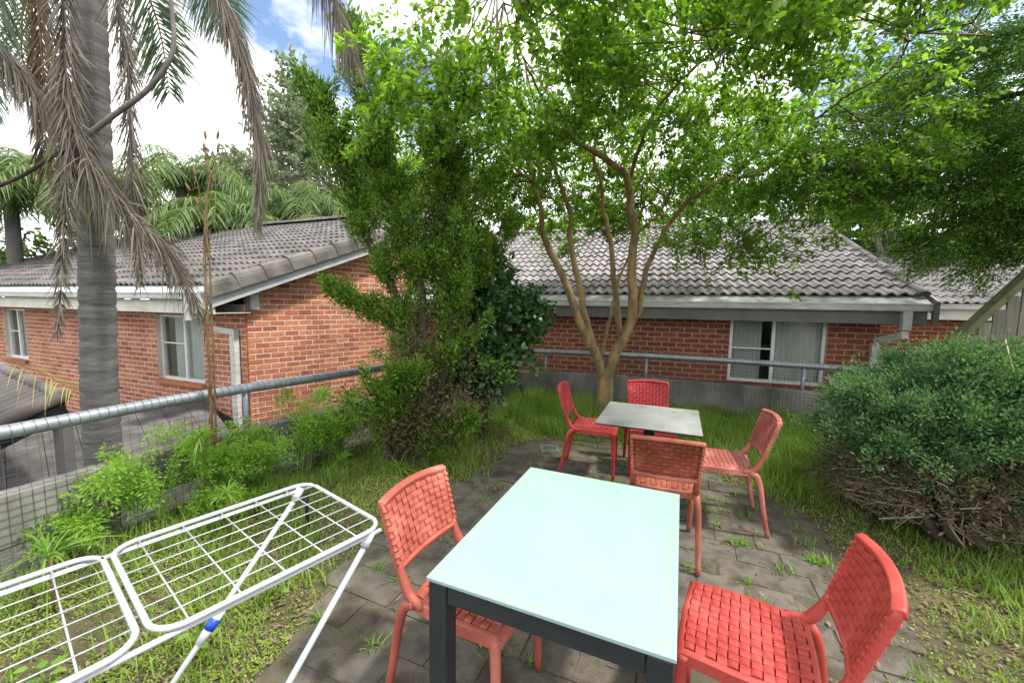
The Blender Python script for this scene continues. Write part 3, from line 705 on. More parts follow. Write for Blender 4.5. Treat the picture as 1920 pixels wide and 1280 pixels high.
# square downpipe on the front wall near the corner
dp = MB(); A_ = Af
dp.box(EF(.20, .06, -.30), (.11, .08, 2.66), A_); beam(dp, EF(.145, .06, 1.075), EF(.62, .06, 1.11), .08, .085)
dp.build('downpipe', M['gutter'], LH)

# ---- third house at the far right
TH = empty('brick_house'); tag(TH, 'distant red brick house with pale tiled roof beyond the right roof edge', 'house')
t0 = np.array([8.7, 8.1]); td = np.array([.955, -.297]); tn = np.array([-.297, -.955])
ET = lambda s, o_, z: np.array([*(t0+td*s+tn*o_), z]); At = [np.array([*td, 0]), np.array([*tn, 0]), np.array([0, 0, 1])]
wt = wallslabs(t0, td, tn, -2.2, 4, -1.5, 1.5, []).build('wall', M['mortar_r'], TH)
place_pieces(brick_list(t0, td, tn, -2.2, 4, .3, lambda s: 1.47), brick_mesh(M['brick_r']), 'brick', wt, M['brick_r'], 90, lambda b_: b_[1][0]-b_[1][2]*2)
MB().box(ET(.9, .42, 1.50), (6.4, .022, .2), At).build('fascia', M['paint_cream'], TH)
gutter_run(TH, ET(-2.4, .44, 1.60), ET(4, .44, 1.60), tn, M['gutter'])
roof = empty('roof', parent=TH); upt = np.array([*(-tn*CT), ST]); at3 = np.array([*td, 0])
MB().add([ET(-3.6, .4, 1.68), ET(4, .4, 1.68), ET(4, .4, 1.68)+upt*4.6, ET(-3.6, .4, 1.68)+upt*4.6], [(0, 1, 2, 3)]).build('underlay', M['black'], roof)
tl = roof_tiles(ET(0, .42, 1.69), at3, upt, lambda j: -3.6, lambda j: 4, 14)
place_pieces(tl, tile_mesh(M['tile_r']), 'roof_tile', roof, M['tile_r'], 110, lambda b_: abs(b_[1][0]-8.2)+abs(b_[1][2]-2.2), 'tile_field')
run_caps(cap_piece(M['tile_r']), 'ridge_cap', ET(-3.6, .42, 1.73)+upt*4.5, ET(4, .42, 1.73)+upt*4.5, roof)

# ---- lower roofs seen past the handrail on the left
LR = empty('carport'); tag(LR, 'low carport with ribbed brown roof sheet and rounded edge, at far left', 'carport')
c0, c1, c2, c3 = np.array([-4.62, 4.05, .55]), np.array([-4.95, 3.05, .12]), np.array([-8.4, 4.2, .50]), np.array([-7.6, 5.3, .98])
mb = MB(); V = []; n = 90
for i in range(n+1):
    t_ = i/n; p = c0+(c3-c0)*t_; q = c1+(c2-c1)*t_; z = .014*(1 if i % 3 else -1)
    V += [p+np.array([0, 0, z]), q+np.array([0, 0, z])]
mb.add(V, [(2*i, 2*i+2, 2*i+3, 2*i+1) for i in range(n)]); mb.build('roof_sheet', pbr('rib', [(.07, .062, .056), (.115, .102, .092)], 4, .7), LR)
for (p, q) in ((c1, c0), (c0, c3)):
    nn_ = max(2, int(np.linalg.norm(q-p)/.42))
    for i in range(nn_):
        a = p+(q-p)*i/nn_; b_ = p+(q-p)*(i+1.04)/nn_
        MB().tube([a+np.array([0, 0, .0]), b_+np.array([0, 0, -.008])], [.060, .054], 10).build('edge_tile', M['barge_tile'] if q is c3 else pbr('edge_brown', [(.06, .05, .043), (.10, .085, .072)], 6, .7), LR, True)
mb = MB(); beam(mb, c1+np.array([.02, 0, -.14]), c0+np.array([.02, 0, -.14]), .03, .14); beam(mb, c0+np.array([0, 0, -.14]), c3+np.array([0, 0, -.14]), .03, .14); mb.build('fascia', M['black'], LR)
for q in (c0, c1, c2, c3): MB().box((q[0]*.985-.1, q[1], (q[2]-1.5)/2-.15), (.1, .1, q[2]+1.2)).build('post', M['paint_dark'], LR)
# stepped tile roof lower still
L2 = empty('garden_store'); tag(L2, 'low store with dark stepped tile roof just below the left handrail', 'shed')
p0_ = np.array([-3.0, 4.9, -.62]); al_ = unit(np.array([-.62, -.78, 0])); up_ = unit(np.array([-.78, .62, .28]))
roof = empty('roof', parent=L2)
tl = []
nrm_ = np.cross(up_, al_); nrm_ = nrm_ if nrm_[2] > 0 else -nrm_
tl = roof_tiles(p0_+np.array([0, 0, -.25]), al_, up_, lambda j: -.2, lambda j: 4.6, 9)
flat_me = MB().box((0, .185, .012), (.294, .37, .02)).mesh('roof_tile', M['tile_l'])
place_pieces(tl, lambda k: flat_me, 'roof_tile', roof, M['tile_l'], 135, lambda b_: b_[1][1], 'tile_field')
bq = p0_+np.array([0, 0, -.28])
MB().add([bq-al_*.2, bq+al_*4.6, bq+al_*4.6+up_*2.9, bq-al_*.2+up_*2.9], [(0, 1, 2, 3)]).build('underlay', M['black'], roof)
mb = MB(); hd = unit(np.array([-.78, .62])); 
cw = (bq+al_*2.2)[:2]+hd*1.35
mb.box((*cw, -1.27), (4.2, 2.3, .44), [al_, np.array([*hd, 0]), np.array([0, 0, 1])]); mb.build('wall', M['mortar_l'], L2)

# ---- raked paling screen on the right
FN = empty('paling_fence'); tag(FN, 'weathered timber paling fence with raked mossy capping behind the round juniper', 'fence')
fa = np.array([4.74, 4.28]); fdir = unit(np.array([1.0, -.28])); flen = 1.9
for i in range(18):
    s = .03+i*.105; p = fa+fdir*s; zt_ = 1.18+s*1.32-.05+random.uniform(-.01, .01)
    A3 = [np.array([*fdir, 0]), np.array([-fdir[1], fdir[0], 0]), np.array([0, 0, 1])]
    o = MB().box((p[0], p[1]+random.uniform(-.004, .004), (zt_-.2)/2), (.098, .018, zt_+.2), A3).build('paling', M['wood'], FN)
mb = MB(); beam(mb, np.array([*(fa-fdir*.06-np.array([0, .02])), 1.19]), np.array([*(fa+fdir*flen-np.array([0, .02])), 1.19+1.32*flen+.08]), .13, .06); mb.build('capping', M['mossy_wood'], FN)
mb = MB(); mb.box((*(fa+fdir*.95+np.array([.02, .05])), .35), (1.9, .04, .08), A3); mb.build('rail', M['wood'], FN)
#@@PLANTS_BEGIN
# ------------------------------------------------------------------ plants
UPV = np.array([0, 0, 1.0])
def limb(px, d0, d1, r0, r1, n=30, world=None):
    """a limb laid through points; returns (pts, radii)"""
    if world is None:
        dd = np.linspace(d0, d1, len(px)); pts = [at(x, y, d) for (x, y), d in zip(px, dd)]
    else: pts = world
    P = spline(pts, n); return P, np.linspace(r0, r1, len(P))
def ribbons(base, dirs, length, width, droop, nrm, segs=4):
    """long narrow leaves: base (n,3), unit dirs, length (n,), width (n,), droop (n,) pulls the tip down"""
    n = len(base); t_ = np.linspace(0, 1, segs+1); side = unit(np.cross(dirs, nrm))
    C = base[:, None]+dirs[:, None]*(length[:, None]*t_)[..., None]-UPV*((droop*length)[:, None]*t_**2)[..., None]
    wv = width[:, None]*np.array([.55, 1.0, .9, .6, .08][:segs+1] if segs == 4 else np.linspace(1, .1, segs+1))
    A, B = C-side[:, None]*wv[..., None]*.5, C+side[:, None]*wv[..., None]*.5
    V = np.stack([A, B], 2).reshape(n, -1, 3); k = 2*(segs+1)
    f = np.array([(2*i, 2*i+1, 2*i+3, 2*i+2) for i in range(segs)])
    Fc = f[None]+(np.arange(n)*k)[:, None, None]
    return V.reshape(-1, 3), Fc.reshape(-1, 4)
def obj_np(name, VF, mat, parent=None):
    return link(bpy.data.objects.new(name, npmesh(name, VF[0], VF[1], mat)), parent)
def merge(vfs):
    V = []; Fc = []; b_ = 0
    for v, f in vfs: V.append(v); Fc.append(f+b_); b_ += len(v)
    return np.concatenate(V), np.concatenate(Fc)
def twig_tubes(A, B, r0, sag=.15, seg_=3, mid=1):
    """thin curved twigs from A to B (n,3) as 3-sided tubes, vectorised"""
    n = len(A); t_ = np.array([0, .5, 1]); Mp = (A+B)/2+rng.normal(size=(n, 3))*np.linalg.norm(B-A, axis=1)[:, None]*.08*sag/.15
    C = np.stack([A, Mp, B], 1); T = unit(B-A); u = unit(np.cross(T, rdir(n))); w = np.cross(T, u)
    R = np.asarray(r0)[:, None]*np.array([1, .7, .35]) if np.ndim(r0) else r0*np.array([[1, .7, .35]]).repeat(n, 0)
    V = []
    for k in range(seg_):
        a = 2*math.pi*k/seg_; V.append(C+(math.cos(a)*u+math.sin(a)*w)[:, None]*R[..., None])
    V = np.stack(V, 2).reshape(n, -1, 3)
    f = np.array([(i*seg_+k, i*seg_+(k+1) % seg_, (i+1)*seg_+(k+1) % seg_, (i+1)*seg_+k) for i in range(2) for k in range(seg_)])
    Fc = f[None]+(np.arange(n)*3*seg_)[:, None, None]
    return V.reshape(-1, 3), Fc.reshape(-1, 4)
def leaf_sprays(C, axis, per, length, size, spread=.5, upn=.8, jitter=.5):
    """leaves set along short twigs. C (n,3) twig starts, axis (n,3) -> P,R,S"""
    n = len(C); t_ = rng.random((n, per)); P = C[:, None]+axis[:, None]*(t_*length)[..., None]+rng.normal(size=(n, per, 3))*.02
    lat = unit(rng.normal(size=(n, per, 3))); d = unit(axis[:, None]*.45+lat*spread+np.array([0, 0, -.12]))
    nr = unit(UPV*upn+rng.normal(size=(n, per, 3))*jitter)
    P, d, nr = P.reshape(-1, 3), d.reshape(-1, 3), nr.reshape(-1, 3)
    return P, frames(d, nr), size*(.65+.7*rng.random(len(P)))
def nearest(Q, nodes):
    idx = np.empty(len(Q), int)
    for i in range(0, len(Q), 500):
        idx[i:i+500] = np.argmin(((Q[i:i+500, None]-nodes[None])**2).sum(-1), 1)
    return idx

# ---- crape myrtle in the middle
CM = empty('crape_myrtle', (1.3, 5.5, 0)); CM.location = (0, 0, 0); tag(CM, 'multi-stemmed crape myrtle with smooth tan trunks and bright green spreading crown', 'tree')
nodes = []
def add_limb(px, d0, d1, r0, r1, name='limb', n=36):
    P, R = limb(px, d0, d1, r0, r1, n); wob = rng.normal(size=P.shape)*.006; P = P+wob
    MB().tube(P, R*.86, 10).build(name, M['bark'], CM, True); nodes.append(P); return P
tr_ = limb([(1131, 800), (1129, 775), (1134, 740), (1135, 712), (1134, 690)], 5.5, 5.5, .15, .105)[0]
rr = np.interp(np.linspace(0, 1, len(tr_)), [0, .25, .6, 1], [.155, .125, .115, .09]); MB().tube(tr_, rr, 12).build('trunk', M['bark'], CM, True); nodes.append(tr_)
add_limb([(1136, 720), (1122, 675), (1105, 640), (1090, 610), (1072, 560), (1050, 505), (1028, 465), (1016, 430), (1016, 405), (1003, 345), (985, 290), (965, 225), (940, 140)], 5.5, 4.9, .085, .014)
add_limb([(1112, 650), (1097, 590), (1085, 530), (1074, 480), (1068, 430), (1070, 405), (1045, 330), (1015, 260), (995, 190), (985, 110)], 5.5, 5.6, .062, .014)
add_limb([(1134, 720), (1150, 672), (1168, 635), (1184, 600), (1186, 545), (1184, 490), (1191, 440), (1183, 390), (1176, 340), (1165, 320), (1130, 295), (1077, 262), (1030, 213), (955, 212), (900, 180), (860, 145), (790, 80)], 5.5, 4.2, .085, .013)
add_limb([(1166, 645), (1158, 590), (1150, 520), (1147, 470), (1140, 430), (1131, 390), (1128, 340), (1114, 300), (1122, 240), (1150, 170)], 5.5, 5.2, .05, .014)
add_limb([(1175, 620), (1196, 590), (1201, 560), (1212, 510), (1228, 470), (1247, 432), (1270, 400), (1300, 370), (1350, 340), (1395, 310), (1435, 262), (1442, 235)], 5.5, 4.6, .05, .012)
add_limb([(1178, 345), (1195, 290), (1212, 245), (1234, 200), (1290, 140), (1360, 75)], 5.2, 3.6, .032, .011)
add_limb([(1350, 340), (1420, 325), (1490, 285), (1522, 230), (1512, 175), (1440, 135), (1380, 120)], 5.0, 4.2, .022, .008)
add_limb([(1522, 230), (1580, 185), (1660, 140), (1720, 60)], 4.5, 3.0, .016, .006)
add_limb([(1128, 668), (1143, 600), (1162, 520), (1188, 462), (1200, 410), (1215, 340)], 5.6, 6.4, .032, .010)
add_limb([(1212, 512), (1245, 516), (1290, 500), (1345, 478), (1400, 462)], 5.5, 4.9, .014, .005)
add_limb([(1003, 345), (965, 315), (925, 270), (880, 258)], 5.1, 4.7, .022, .007)
add_limb([(1030, 213), (1000, 150), (960, 60), (930, -40)], 4.6, 3.6, .018, .007)
add_limb([(1191, 440), (1235, 400), (1270, 330), (1300, 240), (1310, 120)], 5.4, 5.0, .028, .010)
nodes_c = np.concatenate(nodes)
n = 3900; ang = rng.random(n)*2*math.pi; rad = np.sqrt(rng.random(n))
cx, cy = 1.35+3.0*rad*np.cos(ang), 4.75+2.95*rad*np.sin(ang)
lump = .22*np.sin(cx*2.3+cy*1.1)+.2*np.sin(cy*2.9-cx*1.3+1)+.15*np.sin(cx*5.1)*np.sin(cy*4.3)
zlo = 3.12-.60*rad**2+np.clip((4.2-cy)/2.2, 0, 1)*.55+lump*.6; zhi = 4.75-1.1*rad**2+lump
cz = zlo+(zhi-zlo)*rng.beta(1.15, 1.6, n)
keep = ~((cy < 3.9) & (cx > 2.5)) & (np.sin(cx*4.6+1.3)*np.sin(cy*4.1)*np.sin(cz*4.9+.6) > -.28)
Cc = np.stack([cx, cy, cz], 1)[keep]
low = np.concatenate([at(1345, 455, 5.0)+rng.normal(size=(60, 3))*[.34, .25, .12], at(1420, 480, 4.9)+rng.normal(size=(16, 3))*[.2, .2, .10], at(1150, 380, 6.6)+rng.normal(size=(60, 3))*[.9, .3, .3], at(960, 400, 6.0)+rng.normal(size=(30, 3))*[.35, .3, .25], at(1500, 360, 5.0)+rng.normal(size=(70, 3))*[.45, .4, .28], at(900, 330, 5.0)+rng.normal(size=(50, 3))*[.4, .3, .3], at(1420, 365, 5.2)+rng.normal(size=(28, 3))*[.45, .4, .15], at(1560, 300, 5.0)+rng.normal(size=(40, 3))*[.4, .4, .2], at(1590, 70, 2.9)+rng.normal(size=(34, 3))*[.35, .25, .14], at(1500, 20, 3.2)+rng.normal(size=(30, 3))*[.3, .3, .14]])
Cc = np.concatenate([Cc, low])
ax = unit(Cc-nodes_c[nearest(Cc, nodes_c)]+rng.normal(size=Cc.shape)*.25+np.array([0, 0, .1]))
P, R, S = leaf_sprays(Cc-ax*.12, ax, 36, .36, .052, .75, 1.1, .4)
scat_obj('crown', LEAF_V, LEAF_F, P, R, S, M['crape'], CM)
nn2 = np.concatenate([nodes_c, Cc[::6]]); ni = nearest(Cc, nodes_c)
A = nodes_c[ni]; far = np.linalg.norm(A-Cc, axis=1)
# twigs: hubs first, then hub to spray
hub = Cc[::7]; hubA = nodes_c[nearest(hub, nodes_c)]
tw = twig_tubes(hubA, hub, np.full(len(hub), .009), .3)
tw2 = twig_tubes(hub[nearest(Cc, hub)]+1e-4, Cc+ax*.15, np.full(len(Cc), .0042), .3)
o = obj_np('twigs', merge([tw, tw2]), M['twig'], CM); o['kind'] = 'stuff'

# ---- tall conifer at centre left
CF = empty('conifer'); tag(CF, 'tall ragged dark green conifer with leaning plumes against the left railing', 'tree')
def sprig_cloud(C, axis, per, rad_, size, lean=.8, flat=1.0, elong=1.0):
    """tufts of scale foliage: each tuft is drawn out along its axis"""
    n = len(C); g = rng.normal(size=(n, per, 3))*rad_*np.array([1, 1, flat])
    g = g+axis[:, None]*(np.sum(g*axis[:, None], -1)*(elong-1))[..., None]; P = C[:, None]+g
    d = unit(axis[:, None]*lean+g/rad_*.40+rng.normal(size=(n, per, 3))*.30)
    P, d = P.reshape(-1, 3), d.reshape(-1, 3)
    return P, frames(d, rdir(len(P))), size*(.6+.8*rng.random(len(P)))
stems = [([(738, 870), (760, 760), (776, 640), (745, 560), (700, 470), (662, 390), (632, 310), (606, 230), (588, 140)], 3.8, 4.0, .06, .012),
         ([(742, 868), (785, 700), (790, 560), (762, 430), (718, 330), (692, 220), (672, 110), (655, 50)], 3.85, 4.1, .06, .012),
         ([(750, 866), (812, 760), (846, 640), (856, 520), (850, 420), (838, 330), (822, 240)], 3.85, 4.2, .05, .012),
         ([(736, 868), (722, 800), (738, 740), (765, 705)], 3.75, 3.55, .03, .008),
         ([(772, 640), (716, 600), (664, 566), (600, 528)], 3.8, 3.9, .018, .005),
         ([(790, 600), (860, 560), (930, 470), (970, 410)], 3.9, 4.5, .02, .005),
         ([(752, 866), (830, 830), (880, 790)], 3.8, 3.6, .02, .006)]
sp = []
for px, d0, d1, a, b_ in stems:
    Pp, Rr = limb(px, d0, d1, a, b_, 30); MB().tube(Pp, Rr, 8).build('stem', M['bark_dark'], CF, True); sp.append(Pp)
cl = []; axs = []; brA = []; brB = []
def plume(Pp, t0, t1, cnt, ln, upw=.9, tufts=5):
    """branchlets rising off a stem, with tufts on their outer half"""
    k = t0+(t1-t0)*rng.random(cnt); idx = (k*(len(Pp)-1)).astype(int); T = unit(np.gradient(Pp, axis=0))[idx]
    out = rng.normal(size=(cnt, 3)); out[:, 2] *= .25; out = unit(out)
    L_ = ln*(.35+1.0*rng.random(cnt)**1.6+.35*(rng.random(cnt) > .9))*np.interp(k, [t0, (t0+t1)/2, t1], [.9, 1, .5]); d = unit(out*.75+UPV*upw*.7+T*.35)
    a = Pp[idx]; b_ = a+d*L_[:, None]; brA.append(a); brB.append(b_)
    for f in np.linspace(.42, 1.0, tufts):
        c = a+(b_-a)*f+rng.normal(size=(cnt, 3))*.026; cl.append(c); axs.append(unit(d+UPV*.5+rng.normal(size=(cnt, 3))*.28))
plume(sp[0], .42, 1, 62, .30); plume(sp[1], .30, 1, 78, .34); plume(sp[2], .22, 1, 70, .36); plume(sp[2], .2, .6, 26, .5, .5)
plume(sp[3], .2, 1, 44, .34, .5); plume(sp[4], .25, 1, 16, .10, .6); plume(sp[5], .25, 1, 26, .24); plume(sp[6], .25, 1, 26, .24, .6); plume(sp[0], .06, .4, 24, .32, .5)
Cc = np.concatenate(cl); ax = np.concatenate(axs)
P, R, S = sprig_cloud(Cc, ax, 62, .024, .036, .8, 1, 2.1)
scat_obj('crown', SPRIG_V, SPRIG_F, P, R, S, M['conifer'], CF)
brA, brB = np.concatenate(brA), np.concatenate(brB)
o = obj_np('twigs', twig_tubes(brA, brB, np.full(len(brA), .010)), M['bark_dark'], CF); o['kind'] = 'stuff'
Dd = np.concatenate([at(850, 760, 3.75)+rng.normal(size=(30, 3))*[.2, .15, .17], at(800, 690, 3.85)+rng.normal(size=(28, 3))*[.2, .15, .3], at(820, 420, 4.2)+rng.normal(size=(60, 3))*[.25, .12, .55], at(760, 800, 3.7)+rng.normal(size=(40, 3))*[.2, .1, .12]])
P, R, S = sprig_cloud(Dd, unit(rng.normal(size=Dd.shape)+[0, 0, -.2]), 60, .06, .035)
scat_obj('dead_foliage', SPRIG_V, SPRIG_F, P, R, S, M['conifer_dead'], CF)

# ---- glossy broadleaf shrub beside it
def bush(name, label, centres, radii, count, per, size, mat, base, stem_r=.02, length=.26, cat='shrub', upn=.7, bark='bark_dark'):
    t = empty(name); tag(t, label, cat); Cs = []
    for c, r in zip(centres, radii):
        k = int(count*np.prod(r)**(1/3)/sum(np.prod(q)**(1/3) for q in radii)); v = rdir(k)*(rng.random(k)**.45)[:, None]
        Cs.append(np.array(c)+v*np.array(r))
    Cs = np.concatenate(Cs); b0 = np.array(base, float)
    ax_ = unit(Cs-np.array(centres).mean(0)+rng.normal(size=Cs.shape)*.3+UPV*.25)
    P, R, S = leaf_sprays(Cs, ax_, per, length, size, .8, upn, .6); scat_obj('crown', LEAF_V, LEAF_F, P, R, S, mat, t)
    st = []
    for c in centres:
        for k in range(2):
            q = spline([b0+rng.normal(size=3)*[.05, .05, 0], (b0+np.array(c))/2+rng.normal(size=3)*.12, np.array(c)+rng.normal(size=3)*.1], 16)
            MB().tube(q, np.linspace(stem_r, stem_r*.3, len(q)), 7).build('stem', M[bark], t, True); st.append(q)
    st = np.concatenate(st); o = obj_np('twigs', twig_tubes(st[nearest(Cs, st)], Cs+ax_*length*.7, np.full(len(Cs), stem_r*.2)), M['twig'], t); o['kind'] = 'stuff'
    return t
bush('broadleaf_shrub', 'dark glossy broadleaf shrub between the conifer and the house window', [at(900, 560, 4.6), at(935, 640, 4.7), at(890, 680, 4.5), at(975, 590, 4.9), at(880, 490, 4.6)], [(.42, .35, .40), (.34, .3, .4), (.35, .3, .35), (.30, .25, .2), (.30, .25, .28)], 420, 34, .075, M['shrub'], (-.35, 4.6, 0))

# ---- round juniper on the right
JB = empty('juniper_bush'); tag(JB, 'mounded blue-green juniper bush with bare brown twigs beneath, at the right edge', 'bush')
jc = np.array([3.38, 2.85]); rx, ry = 1.10, .85
nl = 84; ang = rng.random(nl)*2*math.pi; rad = np.sqrt(rng.random(nl))       # lumps of shoots
lx, ly = jc[0]+rx*rad*np.cos(ang), jc[1]+ry*rad*np.sin(ang); lz = 1.20-.40*rad**2.2+rng.normal(size=nl)*.085
per = 15; g = rng.normal(size=(nl, per, 3))*[.085, .085, .045]
Cc = (np.stack([lx, ly, lz], 1)[:, None]+g); Cc[..., 2] -= (g[..., 0]**2+g[..., 1]**2)*3.0; Cc = Cc.reshape(-1, 3)
out = np.stack([(Cc[:, 0]-jc[0])/rx, (Cc[:, 1]-jc[1])/ry, np.full(len(Cc), .65)], 1)+rng.normal(size=(len(Cc), 3))*.25
P, R, S = sprig_cloud(Cc, unit(out), 105, .026, .027, .75, 1, 2.0)
scat_obj('crown', SPRIG_V, SPRIG_F, P, R, S, M['juniper'], JB)
# bare inner twigs and stems
b0 = np.array([2.95, 2.55, 0.0]); js = []
for k in range(12):
    a = k/12*2*math.pi+.2; q = spline([b0+rng.normal(size=3)*[.10, .08, 0], b0+np.array([.22*math.cos(a), .18*math.sin(a), .22]), np.array([jc[0]+.55*math.cos(a), jc[1]+.45*math.sin(a), .62]), np.array([jc[0]+.8*math.cos(a), jc[1]+.65*math.sin(a), .95])], 22)
    MB().tube(q, np.linspace(.034, .008, len(q)), 8).build('stem', M['bark_dark'], JB, True); js.append(q)
js = np.concatenate(js)
n = 5200; v = rdir(n); v[:, 2] = np.abs(v[:, 2]); Tq = np.stack([jc[0]+v[:, 0]*rx*.93*(.6+.4*rng.random(n)), jc[1]+v[:, 1]*ry*.93*(.6+.4*rng.random(n)), .22+v[:, 2]*.85*(.5+.5*rng.random(n))], 1)
o = obj_np('twigs', twig_tubes(js[nearest(Tq, js)], Tq, rng.uniform(.003, .0085, n), .6), M['dry_twig'], JB); o['kind'] = 'stuff'
P, R, S = sprig_cloud(Tq[::4], unit(v+rng.normal(size=v.shape)*.6)[::4], 16, .05, .03, .5)
scat_obj('dead_foliage', SPRIG_V, SPRIG_F, P, R, S, M['juniper_in'], JB)
up_ok = Tq[(Tq[:, 2] > .38)][:320]; P, R, S = sprig_cloud(up_ok, unit(up_ok-np.array([*jc, .4])+rng.normal(size=up_ok.shape)*.2), 60, .026, .026, .75, 1, 2.0)
scat_obj('inner_sprays', SPRIG_V, SPRIG_F, P, R, S, M['juniper'], JB)

# ---- palm at the left with dead fronds hanging
PM = empty('palm_tree'); tag(PM, 'tall grey-trunked palm with dead fronds hanging down beside it, at left', 'palm')
zs = np.arange(-1.5, 7.6, .03); pcx = np.interp(zs, [-1.5, .73, 2.7, 3.9, 7.6], [-3.63, -3.58, -3.47, -3.42, -3.3]); pr = np.interp(zs, [-1.5, .5, 1.5, 4, 7.6], [.15, .125, .118, .108, .10])
ring = np.where((np.arange(len(zs)) % 5) == 0, -.009, .0)+np.random.default_rng(3).normal(size=len(zs))*.0012
MB().tube(np.stack([pcx, np.full(len(zs), 3.42), zs], 1), pr+ring, 22).build('trunk', M['palm_bark'], PM, True)
def frond(parent, pts, nleaf, llen, width, side_amt, fwd_amt, droop, mat, name='frond', r=.014, rmat=None, plane=None, t0=.08, curl=.1):
    Pp = spline(pts, 40); T = unit(np.gradient(Pp, axis=0)); k = np.linspace(t0, .99, nleaf); idx = (k*(len(Pp)-1)).astype(int)
    pl = np.array(plane if plane is not None else (0, -1, 0), float)
    o = MB().tube(Pp, np.linspace(r, r*.2, len(Pp)), 6).build(name, rmat or M['stalk'], parent, True)
    vf = []
    for s in (-1, 1):
        sd = unit(np.cross(T[idx], pl))*s; d = unit(sd*side_amt+T[idx]*fwd_amt+rng.normal(size=(nleaf, 3))*curl)
        ln = llen*np.interp(k, [0, .25, .7, 1], [.55, 1, .9, .35])*(.75+.4*rng.random(nleaf))
        vf.append(ribbons(Pp[idx], d, ln, np.full(nleaf, width)*(.7+.6*rng.random(nleaf)), np.full(nleaf, droop)*(.6+.8*rng.random(nleaf)), unit(np.broadcast_to(pl, (nleaf, 3))+rng.normal(size=(nleaf, 3))*.4)))
    obj_np('leaflets', merge(vf), mat, o); return o
# dead fronds, hanging
A2 = lambda L_, d: [at(x, y, d) for x, y in L_]
frond(PM, A2([(118, -160), (120, 60), (125, 200), (122, 400), (108, 640)], 3.1), 400, .24, .009, .55, .95, .35, M['dead_frond'], r=.014, rmat=M['bark_dark'], curl=.22)
frond(PM, A2([(225, -200), (222, 0), (240, 120), (245, 280), (255, 420), (262, 540)], 3.25), 300, .25, .0085, .40, .95, .4, M['dead_frond'], r=.012, rmat=M['bark_grey'], curl=.22)
frond(PM, A2([(330, -260), (400, -40), (440, 60), (470, 170), (488, 290), (482, 430)], 3.3), 420, .28, .008, .20, 1.0, .6, M['dead_frond'], r=.013, plane=(.3, -1, 0), rmat=M['bark_grey'], curl=.16)
frond(PM, A2([(120, 180), (160, 290), (230, 390), (310, 470), (385, 600)], 3.1), 300, .28, .0085, .4, .8, .75, M['dead_frond'], r=.011, rmat=M['bark_grey'], curl=.25)
frond(PM, A2([(-60, 40), (0, 95), (60, 160), (120, 240), (150, 330)], 3.15), 300, .26, .0085, .4, .8, .75, M['dead_frond'], r=.012, rmat=M['bark_grey'])
frond(PM, A2([(60, -150), (75, 50), (85, 200), (82, 330)], 3.5), 240, .30, .010, .55, .9, .5, M['brown_frond'], r=.012)
frond(PM, A2([(560, -200), (600, -60), (640, 40), (668, 130)], 3.6), 90, .30, .010, .35, .8, .8, M['dead_frond'], r=.008)
# fresher fronds
frond(PM, A2([(200, -260), (260, -60), (300, 60), (318, 180)], 3.6), 170, .42, .012, .8, .7, .3, M['palm_near'], r=.014)
frond(PM, A2([(60, -300), (10, -80), (-10, 60), (-20, 220)], 3.6), 170, .45, .012, .8, .7, .3, M['palm_near'], r=.014)
frond(PM, A2([(150, -300), (60, -60), (40, 80), (60, 180)], 3.9), 170, .42, .012, .8, .6, .3, M['palm_near'], r=.014)
frond(PM, A2([(260, -300), (360, -120), (400, -20), (430, 60)], 3.8), 170, .40, .012, .8, .7, .35, M['palm_near'], r=.014)
frond(PM, A2([(100, 90), (130, 250), (190, 330), (290, 350)], 3.3), 60, .36, .014, .55, .7, .9, M['palm_green'], r=.008)
MB().tube(spline(A2([(158, 258), (215, 215), (275, 170), (315, 118), (326, 70), (318, -20)], 3.15), 30), np.linspace(.020, .014, 31)[:len(spline(A2([(158, 258), (215, 215), (275, 170), (315, 118), (326, 70), (318, -20)], 3.15), 30))], 8).build('old_flower_stalk', M['bark_grey'], PM, True)
MB().tube(spline(A2([(-10, 352), (40, 330), (82, 304), (120, 280)], 3.15), 18), .014, 7).build('old_flower_stalk', M['bark_dark'], PM, True)
# a low yellowing palm frond at the left edge
YP = empty('young_palm'); tag(YP, 'young palm with yellowing arching frond over the carport roof', 'palm')
frond(YP, [(-6.2, 3.5, .2), (-5.4, 3.4, .95), (-4.6, 3.3, 1.12), (-3.9, 3.25, .95), (-3.55, 3.2, .8)], 30, .30, .009, .6, .5, .9, M['palm_yellow'], r=.010, plane=(0, 0, 1))
frond(YP, [(-6.2, 3.5, .2), (-5.8, 3.0, 1.2), (-5.0, 2.8, 1.3), (-4.4, 2.7, .9)], 24, .30, .009, .6, .5, .8, M['palm_yellow'], r=.010, plane=(0, 0, 1))
MB().tube([(-6.2, 3.5, -1.5), (-6.2, 3.5, .25)], .06, 9).build('trunk', M['palm_bark'], YP, True)

# ---- palms behind the left roof
def bg_palm(x, y, z, label, nf=17, fl=2.6, mat='palm_green'):
    t = empty('palm_tree'); tag(t, label, 'palm', 'palms behind the left house')
    MB().tube([(x, y, -1.5), (x+.1, y, z)], [.2, .14], 10).build('trunk', M['palm_bark'], t, True)
    c = np.array([x+.1, y, z])
    for k in range(nf):
        a = k/nf*2*math.pi*2.4+rng.normal()*.2; el = rng.uniform(.1, 1.2); L_ = fl*rng.uniform(.8, 1.15); h = np.array([math.cos(a), math.sin(a), 0])
        pts = [c, c+h*L_*.3*math.cos(el)+UPV*L_*.35*math.sin(el), c+h*L_*.7*math.cos(el*.7)+UPV*L_*(.42*math.sin(el)-.08), c+h*L_*.95+UPV*L_*(.3*math.sin(el)-.4)]
        frond(t, pts, 64, .66, .036, .75, .5, .75, M[mat], r=.02, plane=(0, 0, 1), curl=.15, rmat=M['palm_green'])
bg_palm(-14.2, 11.5, 4.6, 'leftmost palm crown showing over the left house roof', 18)
